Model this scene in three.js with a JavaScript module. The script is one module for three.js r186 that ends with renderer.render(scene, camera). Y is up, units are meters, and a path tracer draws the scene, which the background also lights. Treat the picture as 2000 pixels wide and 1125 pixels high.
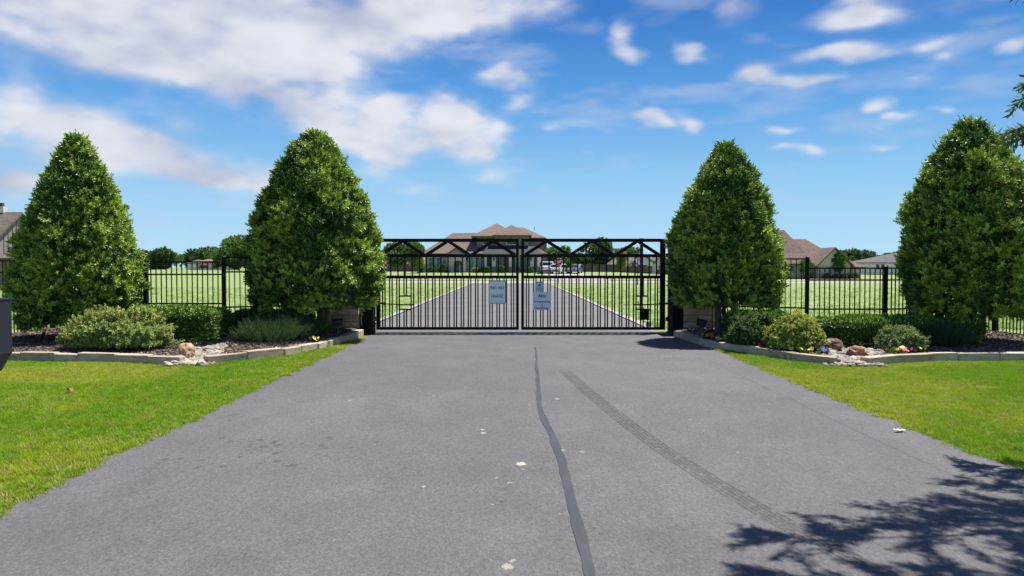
import * as THREE from 'three';
import { mergeGeometries } from 'three/addons/utils/BufferGeometryUtils.js';
import { RoundedBoxGeometry } from 'three/addons/geometries/RoundedBoxGeometry.js';

// ------------------------------------------------------------------ camera, sky, sun, exposure
const scene = new THREE.Scene();
const camera = new THREE.PerspectiveCamera(42.39, 16 / 9, 0.1, 4000);
camera.position.set(0, 1.65, 0);
camera.rotation.x = -THREE.MathUtils.degToRad(1.6);
const renderer = new THREE.WebGLRenderer({ antialias: true });
renderer.setSize(1024, 576);
renderer.toneMapping = THREE.LinearToneMapping;
renderer.toneMappingExposure = 1.92;
renderer.shadowMap.enabled = true;

const SUN = new THREE.Vector3(0.34, 1, -0.32).normalize();
const sun = new THREE.DirectionalLight(new THREE.Color().setRGB(1, 0.95, 0.86), 4.6);
sun.position.copy(SUN).multiplyScalar(80).add(new THREE.Vector3(0, 0, -20));
sun.target.position.set(0, 0, -20);
sun.castShadow = true;
sun.shadow.mapSize.set(4096, 4096);
Object.assign(sun.shadow.camera, { left: -60, right: 60, top: 60, bottom: -60, near: 1, far: 300 });
scene.add(sun, sun.target);

// ------------------------------------------------------------------ small tools
function rng(seed) { let a = seed >>> 0; return () => { a = (a + 0x6D2B79F5) | 0; let t = Math.imul(a ^ (a >>> 15), 1 | a); t = (t + Math.imul(t ^ (t >>> 7), 61 | t)) ^ t; return ((t ^ (t >>> 14)) >>> 0) / 4294967296; }; }
function h2(x, y, s) { let h = Math.imul(x, 374761393) ^ Math.imul(y, 668265263) ^ Math.imul(s, 1274126177); h = Math.imul(h ^ (h >>> 13), 1274126177); return ((h ^ (h >>> 16)) >>> 0) / 4294967296; }
function vn(x, y, s = 0) { const xi = Math.floor(x), yi = Math.floor(y); let fx = x - xi, fy = y - yi; fx = fx * fx * (3 - 2 * fx); fy = fy * fy * (3 - 2 * fy); const a = h2(xi, yi, s), b = h2(xi + 1, yi, s), c = h2(xi, yi + 1, s), d = h2(xi + 1, yi + 1, s); return a + (b - a) * fx + (c - a) * fy + (a - b - c + d) * fx * fy; }
function fbm(x, y, o = 4, s = 0) { let v = 0, a = 0.5, t = 0; for (let i = 0; i < o; i++) { v += a * vn(x, y, s + i * 17); t += a; a *= 0.5; x = x * 2.03 + 5.1; y = y * 2.03 + 9.7; } return v / t; }
function h3(x, y, z, s) { return h2(x + Math.imul(z, 7919), y - Math.imul(z, 104729), s); }
function vn3(x, y, z, s = 0) { const xi = Math.floor(x), yi = Math.floor(y), zi = Math.floor(z); const f = (t) => t * t * (3 - 2 * t); const fx = f(x - xi), fy = f(y - yi), fz = f(z - zi); const L = (a, b, t) => a + (b - a) * t; const c = (i, j, k) => h3(xi + i, yi + j, zi + k, s); return L(L(L(c(0, 0, 0), c(1, 0, 0), fx), L(c(0, 1, 0), c(1, 1, 0), fx), fy), L(L(c(0, 0, 1), c(1, 0, 1), fx), L(c(0, 1, 1), c(1, 1, 1), fx), fy), fz); }
function fbm3(x, y, z, o = 4, s = 0) { let v = 0, a = 0.5, t = 0; for (let i = 0; i < o; i++) { v += a * vn3(x, y, z, s + i * 13); t += a; a *= 0.5; x = x * 2.03 + 3.3; y = y * 2.03 + 1.7; z = z * 2.03 + 6.1; } return v / t; }
const clamp = (v, a = 0, b = 1) => Math.min(b, Math.max(a, v));
const sst = (a, b, x) => { const t = clamp((x - a) / (b - a)); return t * t * (3 - 2 * t); };
const mix = (a, b, t) => a + (b - a) * t;
const lin = (c) => (c <= 0.04045 ? c / 12.92 : Math.pow((c + 0.055) / 1.055, 2.4));
const srgb = (r, g, b) => [lin(r / 255), lin(g / 255), lin(b / 255)];
const V = (x, y, z) => new THREE.Vector3(x, y, z);
const used = {};
function numbered(n) { if (!(n in used)) { used[n] = 0; return n; } used[n]++; return n + '_' + String(used[n]).padStart(3, '0'); }
function tag(o, label, category, group) { o.userData.label = label; o.userData.category = category; if (group) o.userData.group = group; return o; }
function thing(name, label, category, group, x = 0, y = 0, z = 0, turn = 0) { const g = new THREE.Group(); g.name = numbered(name); g.position.set(x, y, z); g.rotation.y = turn; scene.add(g); return tag(g, label, category, group); }
function part(parent, name, geo, m, kind) { const o = new THREE.Mesh(geo, m); o.name = name; o.castShadow = o.receiveShadow = true; if (kind) o.userData.kind = kind; parent.add(o); return o; }
function structure(name, geo, m) { const o = new THREE.Mesh(geo, m); o.name = numbered(name); o.castShadow = o.receiveShadow = true; o.userData.kind = 'structure'; scene.add(o); return o; }
function box(w, h, d, x = 0, y = 0, z = 0) { const g = new THREE.BoxGeometry(w, h, d); g.translate(x, y, z); return g; }
const boxCache = {};
function cbox(w, h, d) { const k = [w, h, d].map((v) => v.toFixed(4)).join(); return boxCache[k] ??= new THREE.BoxGeometry(w, h, d); }
function boxPart(parent, name, w, h, d, x, y, z, m) { const o = part(parent, name, cbox(w, h, d), m); o.position.set(x, y, z); return o; }
function barBetween(a, b, w, d) { const L = a.distanceTo(b), g = new THREE.BoxGeometry(w, L, d); const q = new THREE.Quaternion().setFromUnitVectors(V(0, 1, 0), b.clone().sub(a).normalize()); g.applyQuaternion(q); g.translate((a.x + b.x) / 2, (a.y + b.y) / 2, (a.z + b.z) / 2); return g; }
// flat faces: each an array of [x,y,z]; uv in metres along the face
function faces(list) {
  const pos = [], uv = [], nor = [];
  for (const f of list) {
    const p = f.map((q) => V(...q)), n = p[1].clone().sub(p[0]).cross(p[2].clone().sub(p[0])).normalize();
    let u = V(0, 1, 0).cross(n); if (u.length() < 0.1) u = V(1, 0, 0); u.normalize(); const v = n.clone().cross(u);
    for (let i = 1; i < p.length - 1; i++) for (const q of [p[0], p[i], p[i + 1]]) { pos.push(q.x, q.y, q.z); nor.push(n.x, n.y, n.z); uv.push(q.dot(u), q.dot(v)); }
  }
  const g = new THREE.BufferGeometry(); g.setAttribute('position', new THREE.Float32BufferAttribute(pos, 3)); g.setAttribute('normal', new THREE.Float32BufferAttribute(nor, 3)); g.setAttribute('uv', new THREE.Float32BufferAttribute(uv, 2)); return g;
}
function tube(pts, radii, sides = 7) {
  const n = pts.length, pos = [], nor = [], uv = [], idx = []; let up = V(0.31, 0.2, 0.93); let run = 0;
  for (let i = 0; i < n; i++) {
    const t = pts[Math.min(i + 1, n - 1)].clone().sub(pts[Math.max(i - 1, 0)]).normalize(); const a = up.clone().cross(t).normalize(), b = t.clone().cross(a); if (i) run += pts[i].distanceTo(pts[i - 1]);
    for (let k = 0; k <= sides; k++) { const w = k / sides * Math.PI * 2, d = a.clone().multiplyScalar(Math.cos(w)).addScaledVector(b, Math.sin(w)); pos.push(pts[i].x + d.x * radii[i], pts[i].y + d.y * radii[i], pts[i].z + d.z * radii[i]); nor.push(d.x, d.y, d.z); uv.push(k / sides * 0.5, run); }
  }
  for (let i = 0; i < n - 1; i++) for (let k = 0; k < sides; k++) { const a = i * (sides + 1) + k, b = a + sides + 1; idx.push(a, a + 1, b, b, a + 1, b + 1); }
  const g = new THREE.BufferGeometry(); g.setAttribute('position', new THREE.Float32BufferAttribute(pos, 3)); g.setAttribute('normal', new THREE.Float32BufferAttribute(nor, 3)); g.setAttribute('uv', new THREE.Float32BufferAttribute(uv, 2)); g.setIndex(idx); return g;
}
function texture(w, h, fn, { colour = true, rx = 1, ry = 1 } = {}) {
  const d = new Uint8Array(w * h * 4);
  for (let j = 0; j < h; j++) for (let i = 0; i < w; i++) { const c = fn(i / w, j / h, i, j), k = (j * w + i) * 4; if (colour) for (let q = 0; q < 3; q++) d[k + q] = 255 * clamp(c[q] <= 0.0031308 ? c[q] * 12.92 : 1.055 * Math.pow(c[q], 1 / 2.4) - 0.055); else d[k] = d[k + 1] = d[k + 2] = 255 * clamp(c); d[k + 3] = 255; }
  const t = new THREE.DataTexture(d, w, h); t.wrapS = t.wrapT = THREE.RepeatWrapping; t.magFilter = THREE.LinearFilter; t.minFilter = THREE.LinearMipmapLinearFilter; t.generateMipmaps = true; t.repeat.set(rx, ry); if (colour) t.colorSpace = THREE.SRGBColorSpace; t.needsUpdate = true; return t;
}
// periodic noise for tiling textures (period p cells)
function pn(x, y, p, s) { const xi = Math.floor(x), yi = Math.floor(y); let fx = x - xi, fy = y - yi; fx = fx * fx * (3 - 2 * fx); fy = fy * fy * (3 - 2 * fy); const m = (v) => ((v % p) + p) % p; const a = h2(m(xi), m(yi), s), b = h2(m(xi + 1), m(yi), s), c = h2(m(xi), m(yi + 1), s), d = h2(m(xi + 1), m(yi + 1), s); return a + (b - a) * fx + (c - a) * fy + (a - b - c + d) * fx * fy; }
function pfbm(u, v, p, o, s) { let r = 0, a = 0.5, t = 0; for (let i = 0; i < o; i++) { r += a * pn(u * p, v * p, p, s + i); t += a; a *= 0.5; p *= 2; } return r / t; }
const rgb = (r, g, b) => new THREE.Color().setRGB(r, g, b);
const mat = (c, o = {}) => new THREE.MeshStandardMaterial({ color: c, roughness: 0.8, side: THREE.DoubleSide, ...o });

// ------------------------------------------------------------------ sky
{
  const W = 2048, H = 2048, data = new Float32Array(W * H * 4);
  // cloud banks: azimuth and elevation in degrees (azimuth 0 = straight down the drive, + to the right), half sizes, strength
  const banks = [
    [-32, 18.0, 11, 5.0, 1.25], [-22, 17.5, 8.5, 4.8, 1.25], [-14.5, 15.4, 5.5, 3.0, 1.1], [-8.5, 18.2, 6.5, 2.9, 1.1], [-3.6, 19.4, 3.6, 2.4, 0.95], [1.6, 20.2, 4.0, 2.0, 0.85], [-20, 12.8, 4.4, 1.9, 0.9], [-26.5, 14.2, 5, 1.8, 0.7], [-15.5, 10.9, 2.4, 1.5, 0.7],
    [-12.2, 10.4, 3.4, 2.4, 1.1], [-8.8, 12.0, 2.4, 1.7, 1.05], [-4.9, 12.0, 2.6, 1.9, 1.1], [-5.6, 10.2, 3.4, 1.6, 0.95], [-9.4, 8.2, 2.8, 1.7, 0.95], [-3.0, 8.7, 2.2, 1.1, 1.0], [-1.2, 10.4, 1.6, 1.2, 0.7], [-13.8, 12.2, 1.6, 1.0, 0.6],
    [-33, 9.4, 7, 2.4, 1.0], [-27, 7.8, 6, 2.0, 1.0], [-20.5, 6.4, 5.0, 1.4, 1.0], [-15.5, 5.9, 3.0, 0.8, 0.55], [-34, 5.2, 5, 1.8, 0.8], [-7, 5.6, 4, 0.7, 0.55], [-0.2, 14.4, 2.2, 1.3, 0.85], [-1.0, 7.2, 1.6, 0.7, 0.5],
    [0.8, 12.4, 1.7, 0.9, 0.55], [3, 10.9, 1.6, 0.8, 0.65], [10.2, 11.1, 1.3, 0.7, 1.0], [11.6, 10.9, 0.9, 0.5, 0.7], [13.6, 10.6, 1.3, 0.75, 1.05], [7.4, 11.2, 2.4, 0.7, 0.5], [8.2, 17.0, 1.5, 1.1, 0.7], [8.6, 15.7, 1.6, 0.7, 0.6], [13, 16, 1.5, 1.0, 0.8], [13.4, 15.1, 2, 0.5, 0.5],
    [18.2, 13.6, 2.0, 0.9, 1.1], [22.6, 14.6, 3.2, 0.8, 0.9], [25.4, 14.4, 2.6, 0.8, 0.75], [21.6, 12.8, 3.2, 0.6, 0.9], [24.4, 16.9, 4.0, 1.0, 1.15], [24.6, 18.6, 2.4, 1.4, 1.1], [26.4, 19.6, 2.4, 0.9, 0.7], [31, 18.6, 4.0, 1.3, 1.1], [34.5, 19, 3, 1.4, 1.0], [33.5, 17.2, 2.0, 0.7, 0.6],
    [16.4, 18.2, 2.0, 1.1, 0.62], [20, 19.4, 1.3, 0.6, 0.75], [20, 9.9, 1.4, 0.55, 0.75], [22, 8.1, 1.1, 0.5, 0.85], [20.6, 8.4, 1.2, 0.35, 0.6], [26, 10.8, 1.6, 0.6, 0.75], [27.2, 9.9, 1.3, 0.45, 0.85], [26.8, 8.1, 1.6, 0.4, 0.65],
    [29.4, 14.4, 1.8, 0.6, 0.65], [30.2, 13.6, 1.0, 0.4, 0.7], [28.2, 12.3, 1.2, 0.35, 0.55], [34, 14.2, 1.6, 0.6, 0.75], [30, 10.2, 1.0, 0.4, 0.6], [-6, 2.6, 3.2, 0.35, 0.3], [-27, 1.8, 3, 0.5, 0.35], [5.5, 8.6, 1.2, 0.4, 0.4],
  ];
  const stops = [[-3, srgb(190, 226, 246)], [1.5, srgb(178, 219, 245)], [7, srgb(143, 197, 238)], [12, srgb(96, 163, 227)], [18.5, srgb(62, 125, 202)], [30, srgb(42, 96, 180)], [60, srgb(28, 74, 158)], [90, srgb(24, 66, 148)]];
  const air = (el) => { for (let i = 1; i < stops.length; i++) if (el <= stops[i][0]) { const t = clamp((el - stops[i - 1][0]) / (stops[i][0] - stops[i - 1][0])); return [0, 1, 2].map((k) => mix(stops[i - 1][1][k], stops[i][1][k], t)); } return stops[stops.length - 1][1]; };
  const hi = srgb(230, 232, 239), lo = srgb(178, 185, 208);
  for (let j = 0; j < H; j++) {
    const el = ((j + 0.5) / H - 0.5) * 180; // row 0 is the bottom
    const a0 = air(el), cy = Math.sin(el * Math.PI / 180), ch = Math.cos(el * Math.PI / 180);
    for (let i = 0; i < W; i++) {
      const k = (j * W + i) * 4; let c = a0;
      if (el > -1) {
        const th = ((i + 0.5) / W - 0.5) * 2 * Math.PI; // equirect: u = 0.5 is +x..; azimuth below
        const dx = Math.cos(th) * ch, dz = Math.sin(th) * ch; // three.js: u = atan2(z, x) / 2pi + 0.5
        const az = Math.atan2(dx, -dz) * 180 / Math.PI;
        // clouds lie in a layer: project the direction on to it so that they flatten towards the horizon
        const wide = Math.max(sst(38, 60, Math.abs(az)), sst(22, 36, el)); let m = 0, dens = 0, det = 0.5, n = 0;
        if (wide < 1) {
          const w1 = fbm3(az * 0.3, el * 0.6, 4.2, 4, 61) - 0.5, w2 = fbm3(az * 0.3, el * 0.6, 9.2, 4, 71) - 0.5, qa = az + w1 * 3.0, qe = el + w2 * 1.6;
          for (const b of banks) { const ux = (qa - b[0]) / b[2], uy = (qe - b[1]) / b[3], r = ux * ux + uy * uy; if (r < 4) m += b[4] * Math.exp(-r * 1.6); } m = Math.min(m, 1.2);
          if (m > 0.02) det = fbm3(az * 0.42, el * 0.9, 2.2, 6, 91);
          dens = m > 0.02 ? Math.max(sst(0.1, 1.0, m + (det - 0.5) * 1.05 * (0.25 + m)), 0.34 * sst(0.03, 0.4, m) * sst(0.35, 0.7, det)) : 0;
        }
        if (wide > 0) { const s = 1 / (cy + 0.16); n = fbm3(dx * s * 6.3, dz * s * 6.3, 1.3, 5, 3); dens = mix(dens, sst(0.5, 0.74, n), wide); }
        const body = dens > 0.01 ? clamp(0.25 + 0.95 * fbm3(az * 0.17 + 3, el * 0.33, 7.7, 3, 31) + (det - 0.5) * 0.5 - 0.12 * sst(-14, -34, az)) : 0.6;
        const thin = el > 2 ? 0.34 * sst(0.5, 0.78, fbm3(az * 0.16, el * 0.62, 5.5, 5, 131)) : 0, cov = Math.max(dens * 0.95, thin) * sst(-0.5, 3, el);
        c = [0, 1, 2].map((q) => mix(a0[q], mix(lo[q], hi[q], sst(0.3, 0.95, body)), cov));
      }
      data[k] = c[0] / 1.85; data[k + 1] = c[1] / 1.85; data[k + 2] = c[2] / 1.85; data[k + 3] = 1;
    }
  }
  const t = new THREE.DataTexture(data, W, H, THREE.RGBAFormat, THREE.FloatType);
  t.mapping = THREE.EquirectangularReflectionMapping; t.magFilter = THREE.LinearFilter; t.minFilter = THREE.LinearFilter; t.needsUpdate = true;
  scene.background = t; scene.environment = t;
}

// ------------------------------------------------------------------ terrain
// d is the distance down the drive (z = -d)
function land(x, d) {
  const r = d > 70 ? Math.min(0.82, 0.00027 * (d - 70) ** 2) : 0;
  const right = sst(14, 45, x) * sst(66, 120, d), far = sst(150, 420, d);
  return mix(mix(r, -0.48, right), 0.85, far);
}
const grassTile = texture(512, 512, (u, v) => { const a = pfbm(u, v, 8, 4, 5), b = pfbm(u, v, 64, 3, 9), c = h2(u * 512 | 0, v * 512 | 0, 4); const dry = sst(0.4, 0.9, a * 0.6 + b * 0.4); const t = 0.68 + 0.34 * b + 0.3 * (c - 0.5); return [mix(0.178, 0.225, dry) * t * 1.2, mix(0.245, 0.26, dry) * t * 1.2, mix(0.07, 0.11, dry) * t * 1.2]; });
const fieldMat = mat(0xffffff, { map: grassTile, roughness: 1, bumpMap: grassTile, bumpScale: 0.03 });
{
  const xs = [], ds = []; const seq = (a, b, n, arr) => { for (let i = 0; i < n; i++) arr.push(a + (b - a) * i / n); };
  seq(-1800, -300, 6, xs); seq(-300, -90, 14, xs); seq(-90, 90, 72, xs); seq(90, 300, 14, xs); seq(300, 1800, 6, xs); xs.push(1800);
  seq(-400, -20, 5, ds); seq(-20, 70, 18, ds); seq(70, 160, 36, ds); seq(160, 420, 26, ds); seq(420, 2200, 6, ds); ds.push(2200);
  const pos = [], uv = [], idx = []; for (const d of ds) for (const x of xs) { pos.push(x, land(x, d), -d); uv.push(x / 6, d / 6); }
  const n = xs.length; for (let j = 0; j < ds.length - 1; j++) for (let i = 0; i < n - 1; i++) { const a = j * n + i; idx.push(a, a + 1, a + n, a + n, a + 1, a + n + 1); }
  const g = new THREE.BufferGeometry(); g.setAttribute('position', new THREE.Float32BufferAttribute(pos, 3)); g.setAttribute('uv', new THREE.Float32BufferAttribute(uv, 2)); g.setIndex(idx); g.computeVertexNormals();
  structure('ground', g, fieldMat);
}
// a strip that follows the land: edges given as functions of the run
function strip(left, right, d0, d1, step, lift, cols = 2, uvf = (x, d) => [x, d]) {
  const pos = [], uv = [], idx = []; const n = Math.ceil((d1 - d0) / step);
  for (let j = 0; j <= n; j++) { const d = d0 + (d1 - d0) * j / n, l = left(d), r = right(d); for (let i = 0; i <= cols; i++) { const x = mix(l, r, i / cols); pos.push(x, land(x, d) + lift, -d); uv.push(...uvf(x, d)); } }
  for (let j = 0; j < n; j++) for (let i = 0; i < cols; i++) { const a = j * (cols + 1) + i, b = a + cols + 1; idx.push(a, a + 1, b, b, a + 1, b + 1); }
  const g = new THREE.BufferGeometry(); g.setAttribute('position', new THREE.Float32BufferAttribute(pos, 3)); g.setAttribute('uv', new THREE.Float32BufferAttribute(uv, 2)); g.setIndex(idx); g.computeVertexNormals(); return g;
}
const edgeL = (d) => -3.42 + 0.24 * (fbm(d * 1.3, 0.5, 3, 8) - 0.5) + 0.07 * (vn(d * 9, 2, 3) - 0.5);
const edgeR = (d) => 4.05 + 0.24 * (fbm(d * 1.3, 7.5, 3, 8) - 0.5) + 0.07 * (vn(d * 9, 6, 3) - 0.5) + (d < 6 ? 0.06 : 0);
// asphalt: stone speckle, worn paler patches, drips, tyre marks and droppings
const tyre = [[0.80, 12.1], [0.97, 10], [1.145, 8.3], [1.25, 7.4], [1.36, 6.59], [1.54, 5.59], [1.69, 4.9], [1.82, 4.4], [2.05, 3.6]];
const along = (path, d) => { for (let i = 1; i < path.length; i++) if (d >= path[i][1] && d <= path[i - 1][1]) return mix(path[i - 1][0], path[i][0], (path[i - 1][1] - d) / (path[i - 1][1] - path[i][1])); return null; };
const R0 = rng(77);
const splats = [[0.076, 6.15, 0.045, 1.2], [0.09, 5.98, 0.014, 0.8], [0.05, 5.9, 0.01, 0.8], [-0.03, 4.02, 0.034, 0.75], [0.0, 4.1, 0.018, 0.6], [-0.29, 7.3, 0.03, 1], [-0.3, 7.45, 0.022, 0.9], [0.56, 9.2, 0.03, 0.8], [-2.0, 9.1, 0.025, 0.8], [-0.02, 5.6, 0.02, 0.6], [-1.0, 9.4, 0.02, 0.6], [0.45, 6.6, 0.035, 0.5], [0.62, 6.55, 0.03, 0.5], [-0.66, 5.5, 0.018, 0.7]];
for (let i = 0; i < 150; i++) splats.push([mix(-3.2, 3.8, R0()), mix(2, 16, R0() ** 1.3), 0.004 + 0.012 * R0() ** 3, 0.35 + 0.5 * R0()]);
for (let i = 0; i < 60; i++) splats.push([-2.2 + (R0() - 0.5) * 1.5 + (R0() - 0.5) * 0.5, 6.6 + (R0() - 0.5) * 1.1, 0.012 + 0.03 * R0(), -0.35 * R0() - 0.12]);
for (let i = 0; i < 70; i++) splats.push([mix(-3.2, 3.8, R0()), mix(2.5, 13, R0()), 0.008 + 0.02 * R0() ** 2, -0.4 * R0() - 0.1]);
const cells = new Map(); for (const s of splats) for (let a = -1; a <= 1; a++) for (let b = -1; b <= 1; b++) { const k = (Math.floor(s[0] * 4) + a) + ',' + (Math.floor(s[1] * 4) + b); (cells.get(k) ?? cells.set(k, []).get(k)).push(s); }
const asphaltMap = texture(2048, 2048, (u, v, i, j) => {
  const x = -3.8 + u * 8.2, d = -3 + v * 22;
  const speck = h2(i, j, 21), coarse = vn(x * 70, d * 45, 5), patch = fbm(x * 0.45, d * 0.35, 4, 12), mid = fbm(x * 3.2, d * 2.2, 3, 15);
  let a = 0.090 * (0.84 + 0.32 * patch) * (0.86 + 0.28 * mid) * (0.78 + 0.44 * coarse);
  a *= speck > 0.965 ? 1.5 : speck < 0.1 ? 0.62 : 0.9 + 0.22 * h2(i, j, 22);
  a *= 1 + 0.1 * sst(0.52, 0.75, fbm(x * 0.9 + 4, d * 0.8, 4, 33));           // stone showing where the binder has worn
  let r = a * 1.0, g = a * 0.985, b = a * 1.04;
  const c = along(tyre, d);                                                    // rubber left by a tyre: five ribs, broken by the stone
  if (c !== null) { const w = 0.105, q = (x - c) / w; if (Math.abs(q) < 1) { const rib = 0.45 + 0.55 * sst(0.25, 0.5, Math.abs(((q * 2.6 + 10) % 1) - 0.5)); const k = 1 - 0.72 * rib * (0.55 + 0.75 * fbm(x * 2.2, d * 1.6, 3, 87)) * sst(1, 0.82, Math.abs(q)) * sst(0.12, 0.4, vn(x * 40, d * 30, 9)) * sst(12.1, 11.4, d) * sst(3.6, 4.3, d); r *= k; g *= k; b *= k; } }
  const seam = Math.abs(x - 3.45 - 0.05 * (fbm(d, 3, 2, 2) - 0.5)); if (seam < 0.02 && d < 13) { r *= 0.82; g *= 0.82; b *= 0.82; }
  const list = cells.get(Math.floor(x * 4) + ',' + Math.floor(d * 4));
  if (list) for (const s of list) { const ex = (x - s[0]) / s[2], ey = (d - s[1]) / s[2] * 0.8, rr = Math.hypot(ex, ey) + (vn(x * 90, d * 60, 40) - 0.5) * 0.9; if (rr < 1) { const k = sst(1, 0.7, rr) * s[3]; if (k > 0) { r = mix(r, 0.36, k * 0.85); g = mix(g, 0.34, k * 0.85); b = mix(b, 0.29, k * 0.85); } else { r *= 1 + k; g *= 1 + k; b *= 1 + k; } } }
  return [r, g, b];
});
asphaltMap.wrapS = asphaltMap.wrapT = THREE.ClampToEdgeWrapping;
const grit = texture(256, 256, (u, v, i, j) => 0.5 * pn(u * 64, v * 64, 64, 3) + 0.5 * h2(i, j, 8), { colour: false });
grit.repeat.set(10, 26);
const asphalt = mat(0xffffff, { map: asphaltMap, roughness: 0.88, bumpMap: grit, bumpScale: 0.005 });
structure('driveway', strip(edgeL, edgeR, -3, 18.98, 0.12, 0.012, 8, (x, d) => [(x + 3.8) / 8.2, (d + 3) / 22]), asphalt);
const farAsphaltMap = texture(512, 512, (u, v, i, j) => { const a = 0.125 * (0.8 + 0.4 * pfbm(u, v, 4, 4, 51)) * (0.8 + 0.4 * h2(i, j, 52)); return [a, a * 0.985, a * 0.99]; });
const farAsphalt = mat(0xffffff, { map: farAsphaltMap, roughness: 0.9 });
structure('road', strip(() => -3.95, () => 3.6, 18.98, 76, 2, 0.012, 2, (x, d) => [x / 5, d / 5]), farAsphalt);
const concreteMap = texture(256, 256, (u, v, i, j) => { const a = 0.30 * (0.8 + 0.4 * pfbm(u, v, 4, 5, 61)) * (0.93 + 0.14 * h2(i, j, 62)); return [a, a * 0.965, a * 0.9]; });
const concrete = mat(0xffffff, { map: concreteMap, roughness: 0.92 });
const wob = (d) => 0.05 * (vn(d * 0.7, 1, 6) - 0.5);
structure('ribbon_kerb', strip((d) => -4.17 + wob(d), (d) => -3.95, 20, 76, 1, 0.04, 1, (x, d) => [x / 3, d / 3]), concrete);
structure('ribbon_kerb', strip(() => 3.6, (d) => 3.82 + wob(d), 20, 76, 1, 0.04, 1, (x, d) => [x / 3, d / 3]), concrete);
structure('street', strip(() => -25, () => 160, 76, 84.5, 2, 0.02, 80, (x, d) => [x / 4, d / 4]), concrete);
structure('street_kerb', strip(() => -25, () => 160, 84.6, 84.9, 0.3, 0.16, 80, (x, d) => [x / 4, d / 4]), concrete);
structure('pavement', strip(() => -25, () => 160, 88.2, 89.6, 0.7, 0.05, 80, (x, d) => [x / 4, d / 4]), concrete);
structure('house_driveway', strip(() => 4.9, () => 11.5, 84.95, 121, 2, 0.03, 4, (x, d) => [x / 4, d / 4]), concrete);
// sealed crack
{
  const path = [[0.47, 15.2], [0.46, 14.2], [0.43, 13], [0.40, 12.2], [0.41, 11.9], [0.37, 10.05], [0.34, 8.9], [0.34, 8.4], [0.40, 7.29], [0.44, 6.33], [0.435, 5.22], [0.44, 4.53], [0.43, 3.9], [0.46, 2.5], [0.5, 0.5]];
  const wd = (d) => (d > 12.1 ? 0.016 : mix(0.053, 0.036, sst(6, 12, d))) * (0.85 + 0.4 * fbm(d * 2.2, 3, 3, 5)) + 0.014 * (fbm(d * 7, 1, 4, 2) - 0.5);
  const seal = mat(0xffffff, { roughness: 0.5, map: texture(128, 512, (u, v, i, j) => { const a = 0.04 * (0.6 + 0.8 * pfbm(u, v, 8, 4, 71)) * (0.85 + 0.3 * h2(i, j, 72)); return [a, a, a * 1.06]; }) });
  structure('crack_sealant', strip((d) => along(path, d) - wd(d) + 0.02 * (fbm(d * 2, 9, 3, 4) - 0.5), (d) => along(path, d) + wd(d + 40), 0.55, 15.15, 0.04, 0.0165, 1, (x, d) => [x * 3, d * 0.7]), seal);
}

// lawn soil and thatch under the blades
{
  const thatch = texture(512, 512, (u, v, i, j) => { const a = pfbm(u, v, 16, 4, 25), c = h2(i, j, 24), t = 0.55 + 0.6 * a + 0.3 * (c - 0.5); return [0.115 * t, 0.155 * t, 0.012 * t]; });
  const m = mat(0xffffff, { map: thatch, roughness: 1 });
  structure('lawn', strip(() => -14, () => -3.3, 0, 18, 1, 0.005, 6, (x, d) => [x / 2, d / 2]), m); structure('lawn', strip(() => 3.9, () => 14, 0, 18, 1, 0.005, 6, (x, d) => [x / 2, d / 2]), m);
}

// ------------------------------------------------------------------ leaves
const M4 = new THREE.Matrix4(), Q = new THREE.Quaternion(), UP = V(0, 1, 0);
function leaf(len, wid, fold = 0.25, droop = 0.2) { // lies along +y, face towards +z
  const y1 = len * 0.3, y2 = len * 0.68, w = wid / 2, f = fold * w; const P = [[0, 0, 0], [-w * 0.85, y1, f], [0, y1, 0], [w * 0.85, y1, f], [-w * 0.8, y2, f - droop * len * 0.3], [0, y2, -droop * len * 0.3], [w * 0.8, y2, f - droop * len * 0.3], [0, len, -droop * len]];
  const g = new THREE.BufferGeometry(); g.setAttribute('position', new THREE.Float32BufferAttribute(P.flat(), 3)); g.setIndex([0, 2, 1, 0, 3, 2, 1, 2, 5, 1, 5, 4, 2, 3, 6, 2, 6, 5, 4, 5, 7, 5, 6, 7]); g.computeVertexNormals(); return g;
}
function sprig(n, len, wid, stem, open, seed, fold, droop) {
  const R = rng(seed), list = [];
  for (let i = 0; i < n; i++) {
    const g = leaf(len * (0.75 + 0.45 * R()), wid * (0.8 + 0.35 * R()), fold, droop), t = i / Math.max(1, n - 1);
    g.rotateX(-(open * (1.15 - 0.75 * t) + (R() - 0.5) * 0.5)); g.rotateZ(0); g.rotateY(i * 2.4 + R() * 0.6); g.translate(0, stem * t, 0); list.push(g);
  }
  return mergeGeometries(list);
}
function leafMat(rough = 0.5, through = 0.22, spec = 0.6) { return new THREE.MeshPhysicalMaterial({ color: 0xffffff, roughness: rough, transmission: through, thickness: 0, side: THREE.DoubleSide, specularIntensity: spec }); }
const leafGlossy = leafMat(0.4, 0.42, 0.6), leafSoft = leafMat(0.75, 0.36, 0.25), leafFar = leafMat(0.9, 0.35, 0.2);
function instances(parent, name, geo, m, list) { // list of {p, dir, spin, s, c}
  const o = new THREE.InstancedMesh(geo, m, list.length); o.name = name; o.castShadow = o.receiveShadow = true; o.userData.kind = 'stuff'; const col = new THREE.Color(), sp = new THREE.Quaternion();
  list.forEach((e, i) => { Q.setFromUnitVectors(UP, e.dir); sp.setFromAxisAngle(UP, e.spin); Q.multiply(sp); M4.compose(e.p, Q, V(e.s, e.s * (e.sy ?? 1), e.s)); o.setMatrixAt(i, M4); if (e.c) o.setColorAt(i, col.setRGB(...e.c)); });
  parent.add(o); return o;
}
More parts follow.
